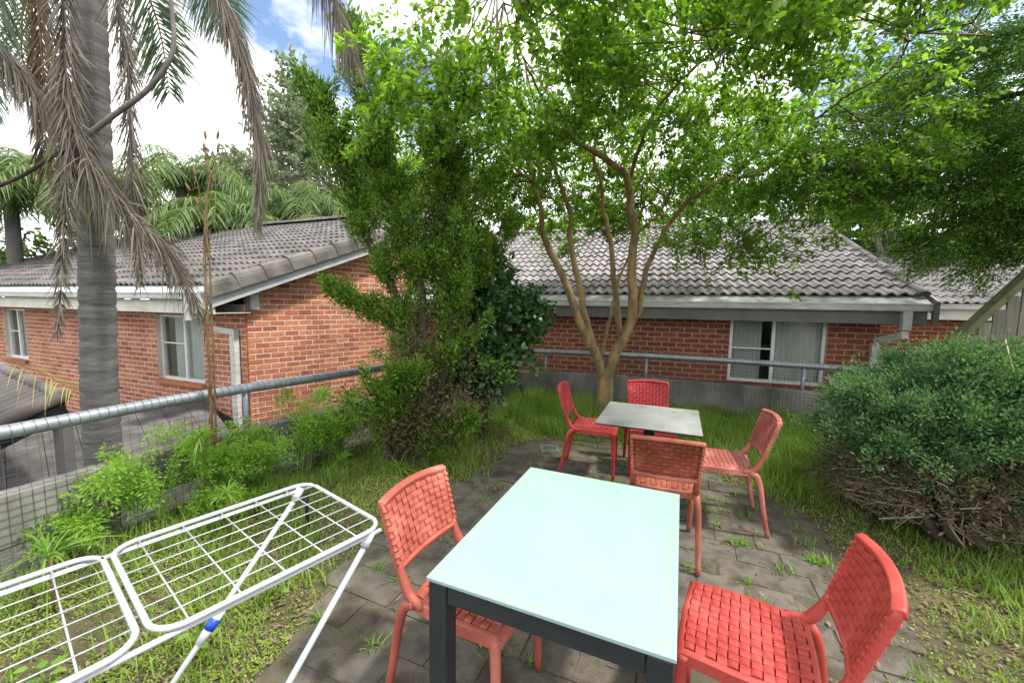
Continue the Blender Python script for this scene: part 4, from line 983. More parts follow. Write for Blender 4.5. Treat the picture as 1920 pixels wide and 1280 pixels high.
bg_palm(-10.6, 13.0, 5.0, 'palm just right of the grey trunk, behind the left house roof', 18)
bg_palm(-7.6, 14.5, 4.6, 'palm with low drooping crown behind the dead seed stalk', 18)
bg_palm(-5.4, 15.0, 3.3, 'small palm nearest the conifer, behind the left house roof', 16, 2.2)
bg_palm(-12.5, 16.5, 5.4, 'tall palm set farther back behind the left house', 16, 3.0)
bg_palm(-9.0, 12.4, 3.7, 'low full palm hugging the roof behind the hanging frond', 18, 2.4)
bg_palm(-6.6, 12.9, 3.3, 'low yellow-green palm in line with the seed pods', 18, 2.2)
bg_palm(-12.2, 11.8, 4.2, 'full palm seen left of the grey trunk over the gutter', 18, 2.6)
bg_palm(-15.8, 12.0, 4.4, 'palm at the left picture edge above the window', 16, 2.8)
bg_palm(-4.6, 14.0, 3.0, 'palm half hidden by the conifer above the roof tiles', 14, 2.0)

# ---- background trees
def bg_tree(label, c, r, count, per, size, mat, trunk_h=None, name='tree', lobes=7, bark='bark_grey', group=None):
    t = empty(name); tag(t, label, 'tree', group); c = np.array(c, float); r = np.array(r, float)
    lc = c+rdir(lobes)*r*.62; Cs = []
    for l in lc:
        k = count//lobes; Cs.append(l+rdir(k)*(rng.random(k)**.4)[:, None]*r*rng.uniform(.30, .52))
    Cs = np.concatenate(Cs); ax_ = unit(Cs-c+rng.normal(size=Cs.shape))
    P, R, S = leaf_sprays(Cs, ax_, per, size*5, size, .9, .5, .8); scat_obj('crown', LEAF_V, LEAF_F, P, R, S, mat, t)
    b0 = np.array([c[0], c[1], -1.5]); q = spline([b0, (b0+c)/2+rng.normal(size=3)*.2, c], 16); MB().tube(q, np.linspace(.05*r[2]+.08, .05, len(q)), 9).build('trunk', M[bark], t, True)
    for l in lc:
        q = spline([b0+(c-b0)*rng.uniform(.45, .8), (c+l)/2+rng.normal(size=3)*.15, l], 10); MB().tube(q, np.linspace(.05, .015, len(q)), 6).build('limb', M[bark], t, True)
    return t
bg_tree('tall thin grey-green gum tree behind the palms and conifer', (-7.6, 17, 7.2), (2.8, 2.2, 4.8), 900, 24, .15, M['gum'], lobes=15)
bg_tree('dark rounded tree between the gum and the conifer', (-6.0, 19, 5.2), (2.6, 2.0, 2.4), 380, 22, .17, M['cypress'])
bg_tree('broad green tree behind the long roof, left of the crape trunks', (-.5, 19, 4.2), (3.4, 2.2, 1.6), 420, 24, .17, M['crape'])
bg_tree('pale grey-green tree far behind the long roof ridge', (11.5, 22, 5.6), (3.2, 2.4, 3.0), 420, 22, .18, M['gum'])
bg_tree('leafy tree behind the middle of the long roof', (5.2, 20, 4.4), (3.4, 2.2, 1.7), 420, 24, .17, M['crape'])
bg_tree('lime green tree overhanging the distant roof at right', (9.6, 10.2, 3.9), (1.9, 1.4, 1.5), 420, 26, .105, M['limegreen'])
bg_tree('tall leafy tree at the right behind the cypress', (17.5, 15, 6.0), (3.0, 2.5, 4.0), 480, 24, .17, M['cypress'])
bg_tree('grey-green gum tree rising behind the tall palm', (-13.5, 21, 6.0), (3.2, 2.2, 2.8), 700, 24, .17, M['gum'], lobes=12)
bg_tree('loose grey-green gum beside the conifer tip', (-5.0, 16.5, 5.2), (1.9, 1.6, 2.6), 600, 24, .14, M['gum'], lobes=12)
bg_tree('leafy bush mass showing between the palms above the roof', (-9.2, 17.5, 4.2), (3.0, 1.6, 1.5), 420, 24, .15, M['palm_green'])
# left hedge mass under the palms
bg_tree('bushy tree low behind the far end of the left roof', (-15, 13.5, 2.4), (3.4, 1.8, 1.8), 360, 24, .15, M['palm_green'])

# ---- dark cypress hanging in from the right
CY = empty('cypress_tree'); tag(CY, 'dark cypress with drooping branches reaching in at the upper right', 'tree')
MB().tube(spline([(7.2, 4.6, -1.5), (7.15, 4.6, 2), (7.0, 4.7, 7)], 14), np.linspace(.26, .14, 15)[:len(spline([(7.2, 4.6, -1.5), (7.15, 4.6, 2), (7.0, 4.7, 7)], 14))], 12).build('trunk', M['bark_dark'], CY, True)
cs, as_ = [], []
for (z0, tx, ty, tz) in ((4.6, 4.0, 4.6, 4.1), (4.2, 3.75, 4.9, 3.2), (3.8, 4.2, 4.6, 2.85), (3.4, 4.5, 4.4, 2.6), (3.2, 4.8, 4.9, 2.25), (5.2, 4.3, 4.0, 5.0), (3.0, 5.2, 4.5, 2.0), (4.4, 4.6, 3.6, 3.9), (3.6, 5.0, 3.8, 3.0), (5.6, 4.9, 4.8, 5.2), (4.8, 4.4, 5.6, 4.0), (4.0, 4.7, 5.6, 3.0)):
    q = spline([(7.05, 4.7, z0), ((7+tx)/2, (4.7+ty)/2, (z0+tz)/2+.25), (tx, ty, tz)], 24); MB().tube(q, np.linspace(.045, .008, len(q)), 7).build('limb', M['bark_dark'], CY, True)
    k = 130; ii = (np.sqrt(rng.random(k))*(len(q)-1)).astype(int); off_ = rng.normal(size=(k, 3))*[.24, .24, .15]; cs.append(q[ii]+off_+[0, 0, -.05]); as_.append(unit(np.gradient(q, axis=0)[ii]*8+off_+[0, 0, -.12]))
cs, as_ = np.concatenate(cs), np.concatenate(as_)
P, R, S = sprig_cloud(cs, as_, 150, .05, .036, .9, .6, 2.2); scat_obj('crown', SPRIG_V, SPRIG_F, P, R, S, M['cypress'], CY)

# ---- asparagus ferns along the left wall
def fern(x, y, label, ns, ln, h, wide=.5):
    t = empty('asparagus_fern'); tag(t, label, 'fern', 'asparagus ferns along the left wall'); vf = []; stv = []
    for k in range(ns):
        a = rng.random()*2*math.pi; L_ = ln*rng.uniform(.6, 1.15); out = np.array([math.cos(a), math.sin(a), 0])*wide; b0 = np.array([x, y, 0])+rng.normal(size=3)*[.06, .06, 0]
        q = spline([b0, b0+out*L_*.3+UPV*h*L_*.7, b0+out*L_*.75+UPV*h*L_*.95, b0+out*L_*1.1+UPV*h*L_*.65], 26); stv.append(q)
        T = unit(np.gradient(q, axis=0)); ii = rng.integers(4, len(q), 48); lat = rdir(48); lat[:, 2] *= .4
        c = q[ii]+unit(lat)*rng.random((48, 1))*.085*np.interp(ii, [4, 12, 26], [.5, 1, .5])[:, None]
        P, R, S = sprig_cloud(c, unit(T[ii]*.7+lat), 10, .016, .026, .8); vf.append(scatter(SPRIG_V, SPRIG_F, P, R, S))
    obj_np('foliage', merge(vf), M['fern'], t)
    for q in stv[:6]: MB().tube(q, np.linspace(.0035, .001, len(q)), 4).build('stem', M['fern'], t)
for a in ((-2.40, 2.55, 'fern at the left end of the wall below the palm', 8, .55, 1.1), (-2.22, 2.88, 'fern beside the dead seed stalk, on its left', 9, .55, 1.15),
          (-2.02, 3.12, 'fern clump right of the dead seed stalk', 9, .5, 1.1), (-2.62, 2.20, 'small fern at the very left near the airer', 5, .45, .9), (-1.86, 3.45, 'wispy fern climbing the netting below the gable', 8, .6, 1.2, .35), (-1.66, 3.75, 'thin fern beside the wall slot', 10, .5, 1.1, .35), (-2.0, 2.75, 'low spreading fern in front of the dead stalk', 9, .40, .6)):
    fern(*a)
# ---- tuft plants with narrow arching leaves
def tuft(x, y, z, label, nl, ln, wd_, mat, dr=.6, stem=True, name='spider_plant'):
    t = empty(name); tag(t, label, 'plant'); c = np.array([x, y, z]); a = rng.random(nl)*2*math.pi; el = rng.uniform(.1, 1.3, nl)
    d = np.stack([np.cos(a)*np.cos(el), np.sin(a)*np.cos(el), np.sin(el)], 1)
    obj_np('leaves', ribbons(np.repeat(c[None], nl, 0)+rng.normal(size=(nl, 3))*.008, d, ln*(.6+.6*rng.random(nl)), np.full(nl, wd_), np.full(nl, dr), unit(UPV+rng.normal(size=(nl, 3))*.3)), mat, t)
    if stem and z > .06: MB().tube([(x, y, 0), (x+.01, y, z)], .006, 6).build('stem', M['stalk'], t, True)
tuft(-1.78, 2.42, .34, 'papyrus-like tuft behind the far edge of the airer', 44, .20, .008, M['fern'])
tuft(-2.12, 2.66, .62, 'tall tuft of narrow leaves beside the dead stalk', 40, .20, .009, M['fern'])
tuft(-1.55, 3.55, .10, 'spider plant at the foot of the wall slot', 44, .26, .008, M['weed'])
tuft(-1.02, 3.55, .05, 'spider plant in front of the conifer base', 50, .30, .008, M['grass'])
tuft(-2.25, 1.85, .3, 'strappy plant against the wall behind the airer', 30, .34, .010, M['weed'])
tuft(-.12, 4.75, .12, 'arching tuft of long grass under the glossy shrub', 46, .45, .009, M['weed'])
# ---- dead seed stalk
SK = empty('seed_stalk'); tag(SK, 'tall dead brown seed stalk with dry pods standing by the left railing', 'plant')
q = spline([at(400, 945, 2.98), at(397, 800, 2.98), at(390, 640, 2.98), at(384, 480, 2.98), at(388, 380, 2.98), at(396, 320, 2.98)], 40); MB().tube(q, np.interp(np.linspace(0, 1, len(q)), [0, .6, 1], [.012, .009, .005]), 8).build('stem', M['stalk'], SK, True)
q2 = spline([at(408, 940, 3.0), at(404, 780, 3.0), at(398, 620, 3.0), at(391, 450, 3.0), at(381, 400, 3.0), at(372, 350, 3.0)], 30); MB().tube(q2, np.linspace(.008, .004, len(q2)), 6).build('stem', M['stalk'], SK, True)
for (x0, y0, x1, y1) in ((396, 320, 388, 300), (396, 320, 408, 285), (394, 330, 412, 310), (392, 345, 384, 285), (372, 350, 357, 358), (390, 370, 400, 345), (375, 360, 366, 330), (392, 300, 407, 262), (392, 300, 386, 262), (380, 375, 372, 385)):
    a, b_ = at(x0, y0, 2.98), at(x1, y1, 2.98); MB().tube([a, b_], .0028, 5).build('pod_stem', M['stalk'], SK, True)
    u_ = unit((b_-a)*.4+UPV*.05); pl = .068; MB().tube([b_+u_*pl*k for k in (0, .15, .4, .7, .92, 1)], np.array([.003, .007, .0100, .0085, .004, .001]), 7).build('seed_pod', M['stalk'], SK, True)
nf_ = 60; k = rng.random(nf_); ii = (k*(len(q)*.7)).astype(int)
obj_np('dry_leaves', ribbons(q[ii]+rng.normal(size=(nf_, 3))*.01, unit(rng.normal(size=(nf_, 3))*.25+[0, 0, -1]), .13*(.4+rng.random(nf_)), np.full(nf_, .009), np.full(nf_, .1), rdir(nf_)), M['brown_frond'], SK)

# ------------------------------------------------------------------ ground cover
def fld(x, y, s=1.0, ph=0): return (np.sin(x*2.1*s+1.3+ph)*np.sin(y*1.9*s+.7-ph)+.6*np.sin(x*4.7*s-y*3.1*s+ph)+.4*np.sin(x*9.1*s+y*7.3*s+2*ph))
def pts_in(n, x0, x1, y0, y1): return x0+(x1-x0)*rng.random(n), y0+(y1-y0)*rng.random(n)
def blades(name, x, y, h, w, mat, lean=.45, z=0.0):
    n = len(x); a = rng.random(n)*2*math.pi; l = lean*rng.random(n)
    d = np.stack([np.cos(a)*l, np.sin(a)*l, np.ones(n)], 1); nr = np.stack([np.cos(a+math.pi), np.sin(a+math.pi), np.full(n, .3)], 1)
    P = np.stack([x, y, np.full(n, z)], 1); S = np.stack([np.full(n, 1.0)*w*(.7+.6*rng.random(n)), h, h], 1)
    # lean outward at the tip
    o = scat_obj(name, BLADE_V, BLADE_F, P, frames(unit(d), -nr), S, mat); o['kind'] = 'stuff'; return o
def edge_dist(x, y):
    pg = np.array(PATIO); dmin = np.full(len(x), 9.0)
    for i in range(len(pg)):
        a, b_ = pg[i], pg[(i+1) % len(pg)]; ab = b_-a; t_ = np.clip(((x-a[0])*ab[0]+(y-a[1])*ab[1])/(ab@ab), 0, 1)
        dmin = np.minimum(dmin, np.hypot(x-a[0]-ab[0]*t_, y-a[1]-ab[1]*t_))
    return dmin
x, y = pts_in(520000, -3.3, 5.6, .2, 6.5)
ok = inside(x, y, TERR); x, y = x[ok], y[ok]; e = edge_dist(x, y); inp = inside(x, y, PATIO); e = np.where(inp, -e, e); ok = e > -.3; x, y, e = x[ok], y[ok], e[ok]
dens = np.where(x > .3, 1.0, np.where(y > 4.3, 1.0, .42)); dens = dens*np.clip(.48+.55*fld(x, y, 1.3)+.25*fld(x, y, 3.7, 2), .16, 1)*np.where(e > 0, np.clip(.25+e*2.4, 0, 1), np.clip(.25+e*.95, 0, 1)*.5*(fld(x, y, 2.3, 6) > .1))
dens *= np.where((x < -.9) & (y < 2.7), .75, 1); dens *= np.where((x > 1.7) & (y < 3.6) & (x < 4.4), .5, 1)
ok = rng.random(len(x)) < dens; x, y, e = x[ok], y[ok], e[ok]
h = (.05+.075*np.clip(e, 0, 1.2)+.05*fld(x, y, 1.1, 1))*(.4+1.1*rng.random(len(x))); h = np.clip(h, .025, .3)
h *= np.where((y > 4.6) & (x < 1.2), 1.75, 1); h *= np.where((x > 2.0) & (y > 3.1), 1.35, 1)
go = blades('grass', x, y, h, .0062, M['grass'], .75); tag(go, 'green grass growing round the edges of the paving', 'grass')
k = rng.random(len(x)) < .2
go = blades('dry_grass', x[k]+.01, y[k], h[k]*.8, .004, M['grass_dry'], 1.2); tag(go, 'dry straw blades among the grass', 'dry grass')
# ground cover of tiny leaves
x, y = pts_in(330000, -3.2, 2.9, .3, 5.5); ok = inside(x, y, TERR) & ~inside(x, y, PATIO); x, y = x[ok], y[ok]; e = edge_dist(x, y)
dens = np.where((x < -.6), 1.0, .3)*np.clip(.62+.5*fld(x, y, 2.0, 2), .08, 1); ok = rng.random(len(x)) < dens; x, y = x[ok], y[ok]; n = len(x)
P = np.stack([x, y, .004+.05*rng.random(n)*np.clip(.5+.5*fld(x, y, 3), .1, 1)], 1)
o = scat_obj('ground_cover', LEAF_V, LEAF_F, P, frames(unit(rng.normal(size=(n, 3))*[1, 1, .35]+[0, 0, .25]), unit(UPV+rng.normal(size=(n, 3))*.4)), .0125*(.6+.8*rng.random(n)), M['moss']); tag(o, 'low yellow-green ground cover under the airer', 'ground cover', kind='stuff')
# leaf litter
x, y = pts_in(52000, -3.2, 4.5, .3, 5.5); ok = inside(x, y, TERR); x, y = x[ok], y[ok]; ip = inside(x, y, PATIO)
dens = np.where(ip, .035, np.where(x < -.6, .8, np.where((x > 1.6) & (y < 3.6), 1.0, .45)))*np.clip(.6+.5*fld(x, y, 1.6, 4), .05, 1); ok = rng.random(len(x)) < dens; x, y, ip = x[ok], y[ok], ip[ok]; n = len(x)
o = scat_obj('leaf_litter', LEAF_V, LEAF_F, np.stack([x, y, np.where(ip, .021, .008)+.012*rng.random(n)], 1), frames(unit(rng.normal(size=(n, 3))*[1, 1, .12]), unit(UPV+rng.normal(size=(n, 3))*.25)), np.stack([.010+.03*rng.random(n)**2, .020+.045*rng.random(n)**1.5, .03*np.ones(n)], 1), M['litter']); tag(o, 'brown fallen leaves and bark chips on the ground', 'leaf litter', kind='stuff')
# weeds in the joints of the paving
wx, wy = [], []
for k in range(620):
    j = rng.integers(-2, 24); s = rng.uniform(-10, 10)
    c = pd*s*.241+pn*((j+.5)*.20)
    if not inside(np.array([c[0]]), np.array([c[1]]), PATIO)[0]: continue
    m_ = rng.integers(6, 26); sp_ = rng.uniform(.01, .05)
    if c[0] < .75 and rng.random() < .55: continue
    wx.append(c[0]+rng.normal(size=m_)*sp_*abs(pd[0])); wy.append(c[1]+rng.normal(size=m_)*sp_*.5)
wx, wy = np.concatenate(wx), np.concatenate(wy)
go = blades('joint_weeds', wx, wy, .03+.06*rng.random(len(wx)), .007, M['weed'], 1.3, .005); tag(go, 'small grassy weeds sprouting from the paving joints', 'weeds')
n = 30000; j = rng.integers(-4, 26, n); s = rng.uniform(-10, 10, n)*.241; along_ = rng.random(n) < .6
cx = np.where(along_, pd[0]*s+pn[0]*(j+.5)*.20, pd[0]*(np.round(s/.241)*.241+np.where(j % 2 == 0, .12, 0))+pn[0]*(j+rng.random(n)-.5)*.20); cy = np.where(along_, pd[1]*s+pn[1]*(j+.5)*.20, pd[1]*(np.round(s/.241)*.241+np.where(j % 2 == 0, .12, 0))+pn[1]*(j+rng.random(n)-.5)*.20)
ok = inside(cx, cy, PATIO) & (fld(cx, cy, 1.7, 5) > -.35); cx, cy = cx[ok], cy[ok]; n = len(cx)
o = scat_obj('joint_moss', LEAF_V, LEAF_F, np.stack([cx+rng.normal(size=n)*.011, cy+rng.normal(size=n)*.011, np.full(n, .0125)], 1), frames(unit(rng.normal(size=(n, 3))*[1, 1, .3]), unit(UPV+rng.normal(size=(n, 3))*.4)), .010*(.5+rng.random(n)), M['joint_moss']); tag(o, 'thin moss lines in the paving joints', 'moss', kind='stuff')
# broad-leaved seedlings under the airer
for (x_, y_, lab_) in ((-1.62, 1.20, 'broad-leaved seedling under the near half of the airer'), (-1.80, 1.42, 'broad-leaved seedling between the airer and the low wall'), (-1.36, 1.22, 'broad-leaved seedling below the gap between the airer wings'),
                       (-1.92, 1.12, 'broad-leaved seedling at the far left picture edge'), (-1.35, 1.62, 'broad-leaved seedling under the middle of the far airer wing'), (-1.16, 1.92, 'broad-leaved seedling under the far end of the airer'), (-1.26, 1.30, 'broad-leaved seedling next to the blue taped leg')):
    t = empty('seedling'); tag(t, lab_, 'seedling', 'seedlings under the clothes airer')
    nl = 7; a = np.arange(nl)*2.4+rng.random(); hh = .05+.12*rng.random(nl); P = np.stack([x_+.03*np.cos(a), y_+.03*np.sin(a), hh], 1)
    scat_obj('leaves', [(0, 0, 0), (.36, .25, .03), (-.36, .25, .03), (.28, .62, .03), (-.28, .62, .03), (0, 1, -.08)], LEAF_F, P, frames(unit(np.stack([np.cos(a), np.sin(a), np.full(nl, .1)], 1)), np.broadcast_to(UPV, (nl, 3))+rng.normal(size=(nl, 3))*.2), .05*(.7+.6*rng.random(nl)), M['weed'], t)
    MB().tube([(x_, y_, 0), (x_, y_, .14)], .003, 5).build('stem', M['weed'], t)
# dark plastic stake
SKE = empty('garden_stake'); tag(SKE, 'short dark green stake stuck in the ground behind the airer', 'stake')
MB().tube([(-1.36, 2.57, 0), (-1.36, 2.57, .24), (-1.36, 2.57, .26)], [.012, .012, .008], 8).build('shaft', M['char'], SKE, True); MB().tube([(-1.36, 2.57, .26), (-1.36, 2.57, .285)], [.014, .010], 8).build('cap', M['black'], SKE, True)
#@@PLANTS_END
# ------------------------------------------------------------------ furniture
# ---- woven plastic chair
def weave(u, v, nu, nv, a=.0048):
    """height of a plain weave of flat straps; u in 0..nu, v in 0..nv (one strap per unit, small holes between)"""
    i, j = np.floor(u), np.floor(v); fu, fv = u-i-.5, v-j-.5; w = .435
    c1, c2 = np.cos(np.pi*(v-.5)), np.cos(np.pi*(u-.5))
    warp = a*np.where(i % 2 == 0, 1, -1)*np.sign(c1)*np.abs(c1)**.55-.00025*(fu/w)**2
    weft = -a*np.where(j % 2 == 0, 1, -1)*np.sign(c2)*np.abs(c2)**.55-.00025*(fv/w)**2
    iw, jw = np.abs(fu) < w, np.abs(fv) < w
    over = (i+j) % 2 == 0            # warp strap on top in this cell; the crossing strap dives into a crease beside it
    return np.where(iw & jw, np.maximum(warp, weft), np.where(iw, np.where(over, warp, -.009), np.where(jw, np.where(over, -.009, weft), -.012)))
def grid_mb(P):
    n, k = P.shape[:2]; V = P.reshape(-1, 3)
    return MB().add(V, [(i*k+j, i*k+j+1, (i+1)*k+j+1, (i+1)*k+j) for i in range(n-1) for j in range(k-1)])
def make_chair(mat):
    t = empty('woven_chair')
    # seat: woven field inside a smooth rim that turns down
    q = np.concatenate([[-1.0, -.995, -.975, -.945, -.91, -.885], np.linspace(-.87, .87, 155), [.885, .91, .945, .975, .995, 1.0]])
    U, Vv = np.meshgrid(q, q); nu = nv = 11
    field = (np.abs(U) < .872) & (np.abs(Vv) < .872)
    wv = np.where(field, weave((U+.87)/1.74*nu*.9999, (Vv+.87)/1.74*nv*.9999, nu, nv), 0)
    hw = .212-.012*(Vv < 0)*(-Vv)
    X = hw*U*np.sqrt(1-.13*Vv**2); Y = .205*Vv*np.sqrt(1-.10*U**2)+.005
    e = np.maximum(np.abs(U), np.abs(Vv)); edge = np.clip((e-.90)/.10, 0, 1)
    Z = .447-.010*np.clip(1-U**2, 0, 1)*np.clip(1-Vv**2, 0, 1)-.012*np.clip(Vv-.4, 0, 1)**2*2+wv
    drop = np.where(e > .994, .042, .010*edge**2.2+.002*edge); Z = Z-drop
    inn = np.where(e > .999, .985, 1.0); P = np.stack([X*inn, Y*inn, Z], -1)
    s_ = grid_mb(P).build('seat', mat, t)
    # raised strap bands wrapped over the front and side rails
    mb = MB()
    # backrest: curved woven panel
    qu = np.linspace(-1, 1, 171); qv = np.linspace(0, 1, 149); U, Vv = np.meshgrid(qu, qv)
    wv = np.where((np.abs(U) < .90) & (Vv > .05) & (Vv < .90), weave((U+.9)/1.8*11*.9999, (Vv-.05)/.85*9*.9999, 11, 9, .0046), 0)
    def back(u, v):
        z = .535+.255*v+.012*(1-u**2)*v; w = .188+.012*v
        return np.stack([w*u, -.232-.075*v-.030*(1-u**2)*(.6+.4*v), z], -1)
    P = back(U, Vv); P[..., 1] += wv
    b_ = grid_mb(P[:, ::-1]).build('backrest', mat, t)
    # frame round the panel
    us = np.linspace(-1, 1, 21); fr = MB()
    def band(pts, hw_, hd):          # rectangular rim section swept along pts
        pts = np.array(pts); T = unit(np.gradient(pts, axis=0)); V = []
        for p, tt in zip(pts, T):
            yb = np.array([0, 1.0, -.27]); yb = unit(yb-tt*(yb@tt)); xb = np.cross(tt, yb)
            for a, c in ((-1, -.7), (-.7, -1), (.7, -1), (1, -.7), (1, .7), (.7, 1), (-.7, 1), (-1, .7)): V.append(p+xb*a*hw_+yb*c*hd)
        n = len(pts); fr.add(V, [(i*8+k, i*8+(k+1) % 8, (i+1)*8+(k+1) % 8, (i+1)*8+k) for i in range(n-1) for k in range(8)]+[tuple(range(7, -1, -1)), tuple((n-1)*8+k for k in range(8))])
    bk = lambda u, v: back(np.array(u), np.array(v))
    off = np.array([0, -.006, 0])
    band([bk(u, .965)+off for u in us], .013, .016); band([bk(u, .01)+off for u in us], .013, .014)
    for s in (-1, 1): band([bk(s*.975, v)+off for v in np.linspace(-.02, .98, 9)], .008, .012)
    fo = fr.build('frame', mat, b_, True); bevel(fo, .002, 1)
    sme = None                         # strap ends wrapped round both uprights
    for s in (-1, 1):
        for k in range(9):
            v0 = .055+k*.0945; p = bk(s*.978, v0+.04)+off
            yb = unit(np.array([0, 1, -.27])); zb = unit(np.array([0, .28, 1])); c8 = [(-1, -.6), (-.6, -1), (.6, -1), (1, -.6), (1, .6), (.6, 1), (-.6, 1), (-1, .6)]
            if sme is None:
                V = [np.array([a*.0092, 0, 0])+yb*c*.0138+zb*h for h in (-.0106, .0106) for a, c in c8]
                sme = MB().add(V, [(i, (i+1) % 8, 8+(i+1) % 8, 8+i) for i in range(8)]+[tuple(range(7, -1, -1)), tuple(range(8, 16))]).mesh('strap_end', mat)
            so = link(bpy.data.objects.new('strap_end', sme), b_); so.location = p
    for s in (-1, 1):
        lg = MB(); pts = spline([(s*.186, .178, .43), (s*.186, .182, .36), (s*.187, .186, .2), (s*.187, .19, 0)], 12)
        lg.tube(pts, np.linspace(.0215, .0145, len(pts)), 10); lg.build('leg', mat, t, True)
        lg = MB(); pts = spline([(s*.181, -.165, .428), (s*.187, -.205, .405), (s*.194, -.228, .34), (s*.199, -.255, .18), (s*.204, -.29, 0)], 20)
        lg.tube(pts, np.concatenate([np.linspace(.024, .019, 8), np.linspace(.019, .0145, len(pts)-8)]), 10); lg.build('leg', mat, t, True)
        lg = MB(); pts = spline([(s*.180, -.245, .56), (s*.178, -.222, .50), (s*.181, -.185, .445), (s*.188, -.12, .43)], 16)
        lg.tube(pts, np.concatenate([np.linspace(.013, .021, 8), np.linspace(.021, .015, len(pts)-8)]), 10); lg.build('back_stalk', mat, t, True)
    return t
chair0 = make_chair(CH['coral'])
def set_mat(o, mat):
    for c in o.children:
        if c.type == 'MESH':
            c.material_slots[0].link = 'OBJECT'; c.material_slots[0].material = mat
        set_mat(c, mat)
chairs = [('coral', .818, 1.272, 1.045, 'bright coral red woven plastic chair at the right side of the glass table'),
          ('salmon', -.12, 1.49, -2.03, 'salmon woven plastic chair tucked under the left side of the glass table'),
          ('brown', 1.005, 2.53, -.345, 'faded terracotta woven chair with its back to the glass table'),
          ('crimson2', .79, 3.66, -1.88, 'crimson woven chair at the left of the grey table, facing right'),
          ('crimson', 1.315, 3.69, 2.93, 'crimson woven chair behind the grey table in front of the low wall'),
          ('pink', 1.545, 2.87, 1.24, 'faded pinkish woven chair at the right of the grey table, facing left')]
for i, (c, x, y, a, lab) in enumerate(chairs):
    o = chair0 if i == 0 else copy_tree(chair0)
    o.location = (x, y, .016); o.rotation_euler = (0, 0, a); tag(o, lab, 'chair', 'woven plastic chairs round the two tables')
    set_mat(o, CH[c])
# ---- glass table
ta = math.atan2(-.28, .66); GT = empty('glass_table', (.2525, 1.425, .016), ta); tag(GT, 'charcoal framed table with a frosted mint glass top', 'table')
W2, L2_ = .705, .91
bevel(MB().box((0, 0, .713), (W2, L2_, .012)).build('glass_top', M['mint'], GT), .002, 2)
for sx_ in (-1, 1):
    for sy_ in (-1, 1):
        bevel(MB().box((sx_*(W2/2-.036), sy_*(L2_/2-.036), .3515), (.062, .062, .703)).build('leg', M['char'], GT), .004, 2)
for sy_ in (-1, 1): bevel(MB().box((0, sy_*(L2_/2-.036), .674), (W2-.137, .056, .06)).build('apron', M['char'], GT), .003, 1)
for sx_ in (-1, 1): bevel(MB().box((sx_*(W2/2-.036), 0, .674), (.056, L2_-.137, .06)).build('apron', M['char'], GT), .003, 1)
# ---- grey cafe table
CT_ = empty('cafe_table', (1.055, 2.975, .016), math.atan2(-.27, .65)); tag(CT_, 'small square cafe table with stained grey top and dark pedestal', 'table')
top = bevel(MB().box((0, 0, .7165), (.70, .69, .006)).build('table_top', M['table_grey'], CT_), .002, 1)
bevel(MB().box((0, 0, .7085), (.697, .687, .009)).build('core', M['black'], CT_), .002, 1)
MB().box((0, 0, .695), (.34, .34, .016)).build('bracket', M['black'], CT_)
MB().tube([(0, 0, .02), (0, 0, .69)], .04, 16).build('column', M['black'], CT_, True)
bevel(MB().box((0, 0, .018), (.42, .42, .016)).build('base', M['grey_plastic'], CT_), .004, 2)
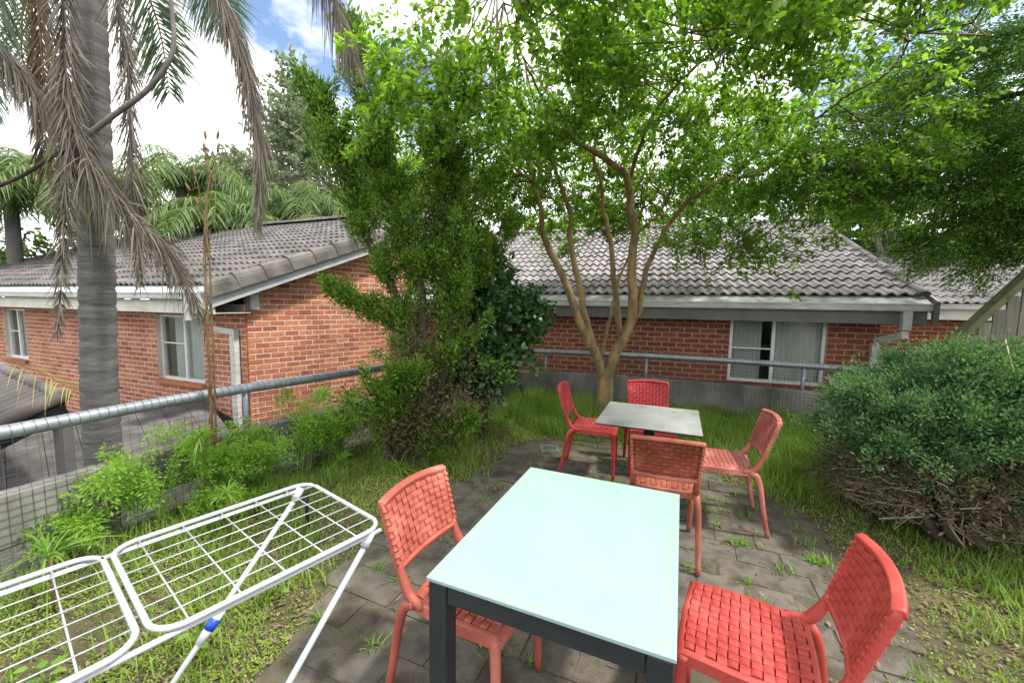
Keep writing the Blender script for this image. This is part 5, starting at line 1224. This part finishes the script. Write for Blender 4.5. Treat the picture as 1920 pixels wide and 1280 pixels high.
# ---- clothes airer
AR = empty('clothes_airer', (-.80, 1.52, .85)); tag(AR, 'white wire clothes airer folded out beside the salmon chair', 'clothes airer')
AR.location = (0, 0, 0)
ld = unit(np.array([-.335, -.442, 0])); wd = np.array([-ld[1], ld[0], 0]); wd = wd if wd[0] > 0 else -wd
A0 = np.array([-.80, 1.52, .85])                    # far end, wall side
Wd = .492
def AP(s, w, z=0): return A0+ld*s+wd*w+np.array([0, 0, z])
def loop(s0, s1, w0, w1, r=.06, z=0):
    pts = []
    for (cs, cw, a0) in ((s0+r, w0+r, math.pi), (s1-r, w0+r, 1.5*math.pi), (s1-r, w1-r, 0), (s0+r, w1-r, .5*math.pi)):
        for k in range(7):
            a = a0+k/6*math.pi/2; pts.append(AP(cs+r*math.cos(a), cw+r*math.sin(a), z))
    return pts+[pts[0], pts[1]]
for (s0, s1, sec) in ((-.005, .555, 1), (.575, 1.14, 2)):
    child_ = MB().tube(loop(s0, s1, 0, Wd), .0070, 10, False).build('wing_frame', M['white_tube'], AR, True)
    for w in np.linspace(.06, Wd-.06, 7): MB().tube([AP(s0, w, .004), AP(s1, w, .004)], .0017, 6).build('wire', M['white_tube'], child_, True)
    for s in np.linspace(s0+.09, s1-.06, 5): MB().tube([AP(s, 0, .0), AP(s, Wd, .0)], .0021, 6).build('cross_wire', M['white_tube'], child_, True)
for w in (.012, Wd-.012): MB().tube([AP(-.0, w+(.004 if w > .2 else -.004), -.018), AP(1.16, w+(.004 if w > .2 else -.004), -.0145)], .0068, 10).build('side_rail', M['white_tube'], AR, True)
# legs: one U frame from the far end, its partner from the near end
dirL = None
legs = []
for w in (.012, Wd-.012):
    a, b_ = AP(.03, w, -.02), AP(.73, w, -.835); legs.append((a, b_))
    MB().tube([a, b_], .0090, 12).build('leg', M['grey_tube'] if w > .2 else M['white_tube'], AR, True)
    mb = MB(); mb.tube([a+np.array([0, 0, .012]), a+(b_-a)*.035], [.0145, .014], 10); mb.build('hinge_clip', M['grey_plastic'], AR, True)
    a2, b2_ = AP(1.10, w*.9+.02, -.02), AP(.20, w*.9+.02, -.835)
for w in (.04, Wd-.04):
    a2, b2_ = AP(1.12, w, -.02), AP(1.9, w, -.835); MB().tube([a2, b2_], .0115, 12).build('leg', M['grey_tube'], AR, True)
MB().tube([AP(.73, .012, -.835), AP(.73, Wd-.012, -.835)], .0115, 10).build('foot_bar', M['white_tube'], AR, True)
a, b_ = legs[0]; y = unit(b_-a); c = a+(b_-a)*.43
MB().tube([c-y*.06, c-y*.02, c+y*.02, c+y*.06], [.0125, .0155, .0155, .0125], 12).build('pivot_sleeve', M['grey_plastic'], AR, True)
MB().tube([c-y*.017, c+y*.017], .0172, 12).build('blue_tape', M['blue'], AR, True)
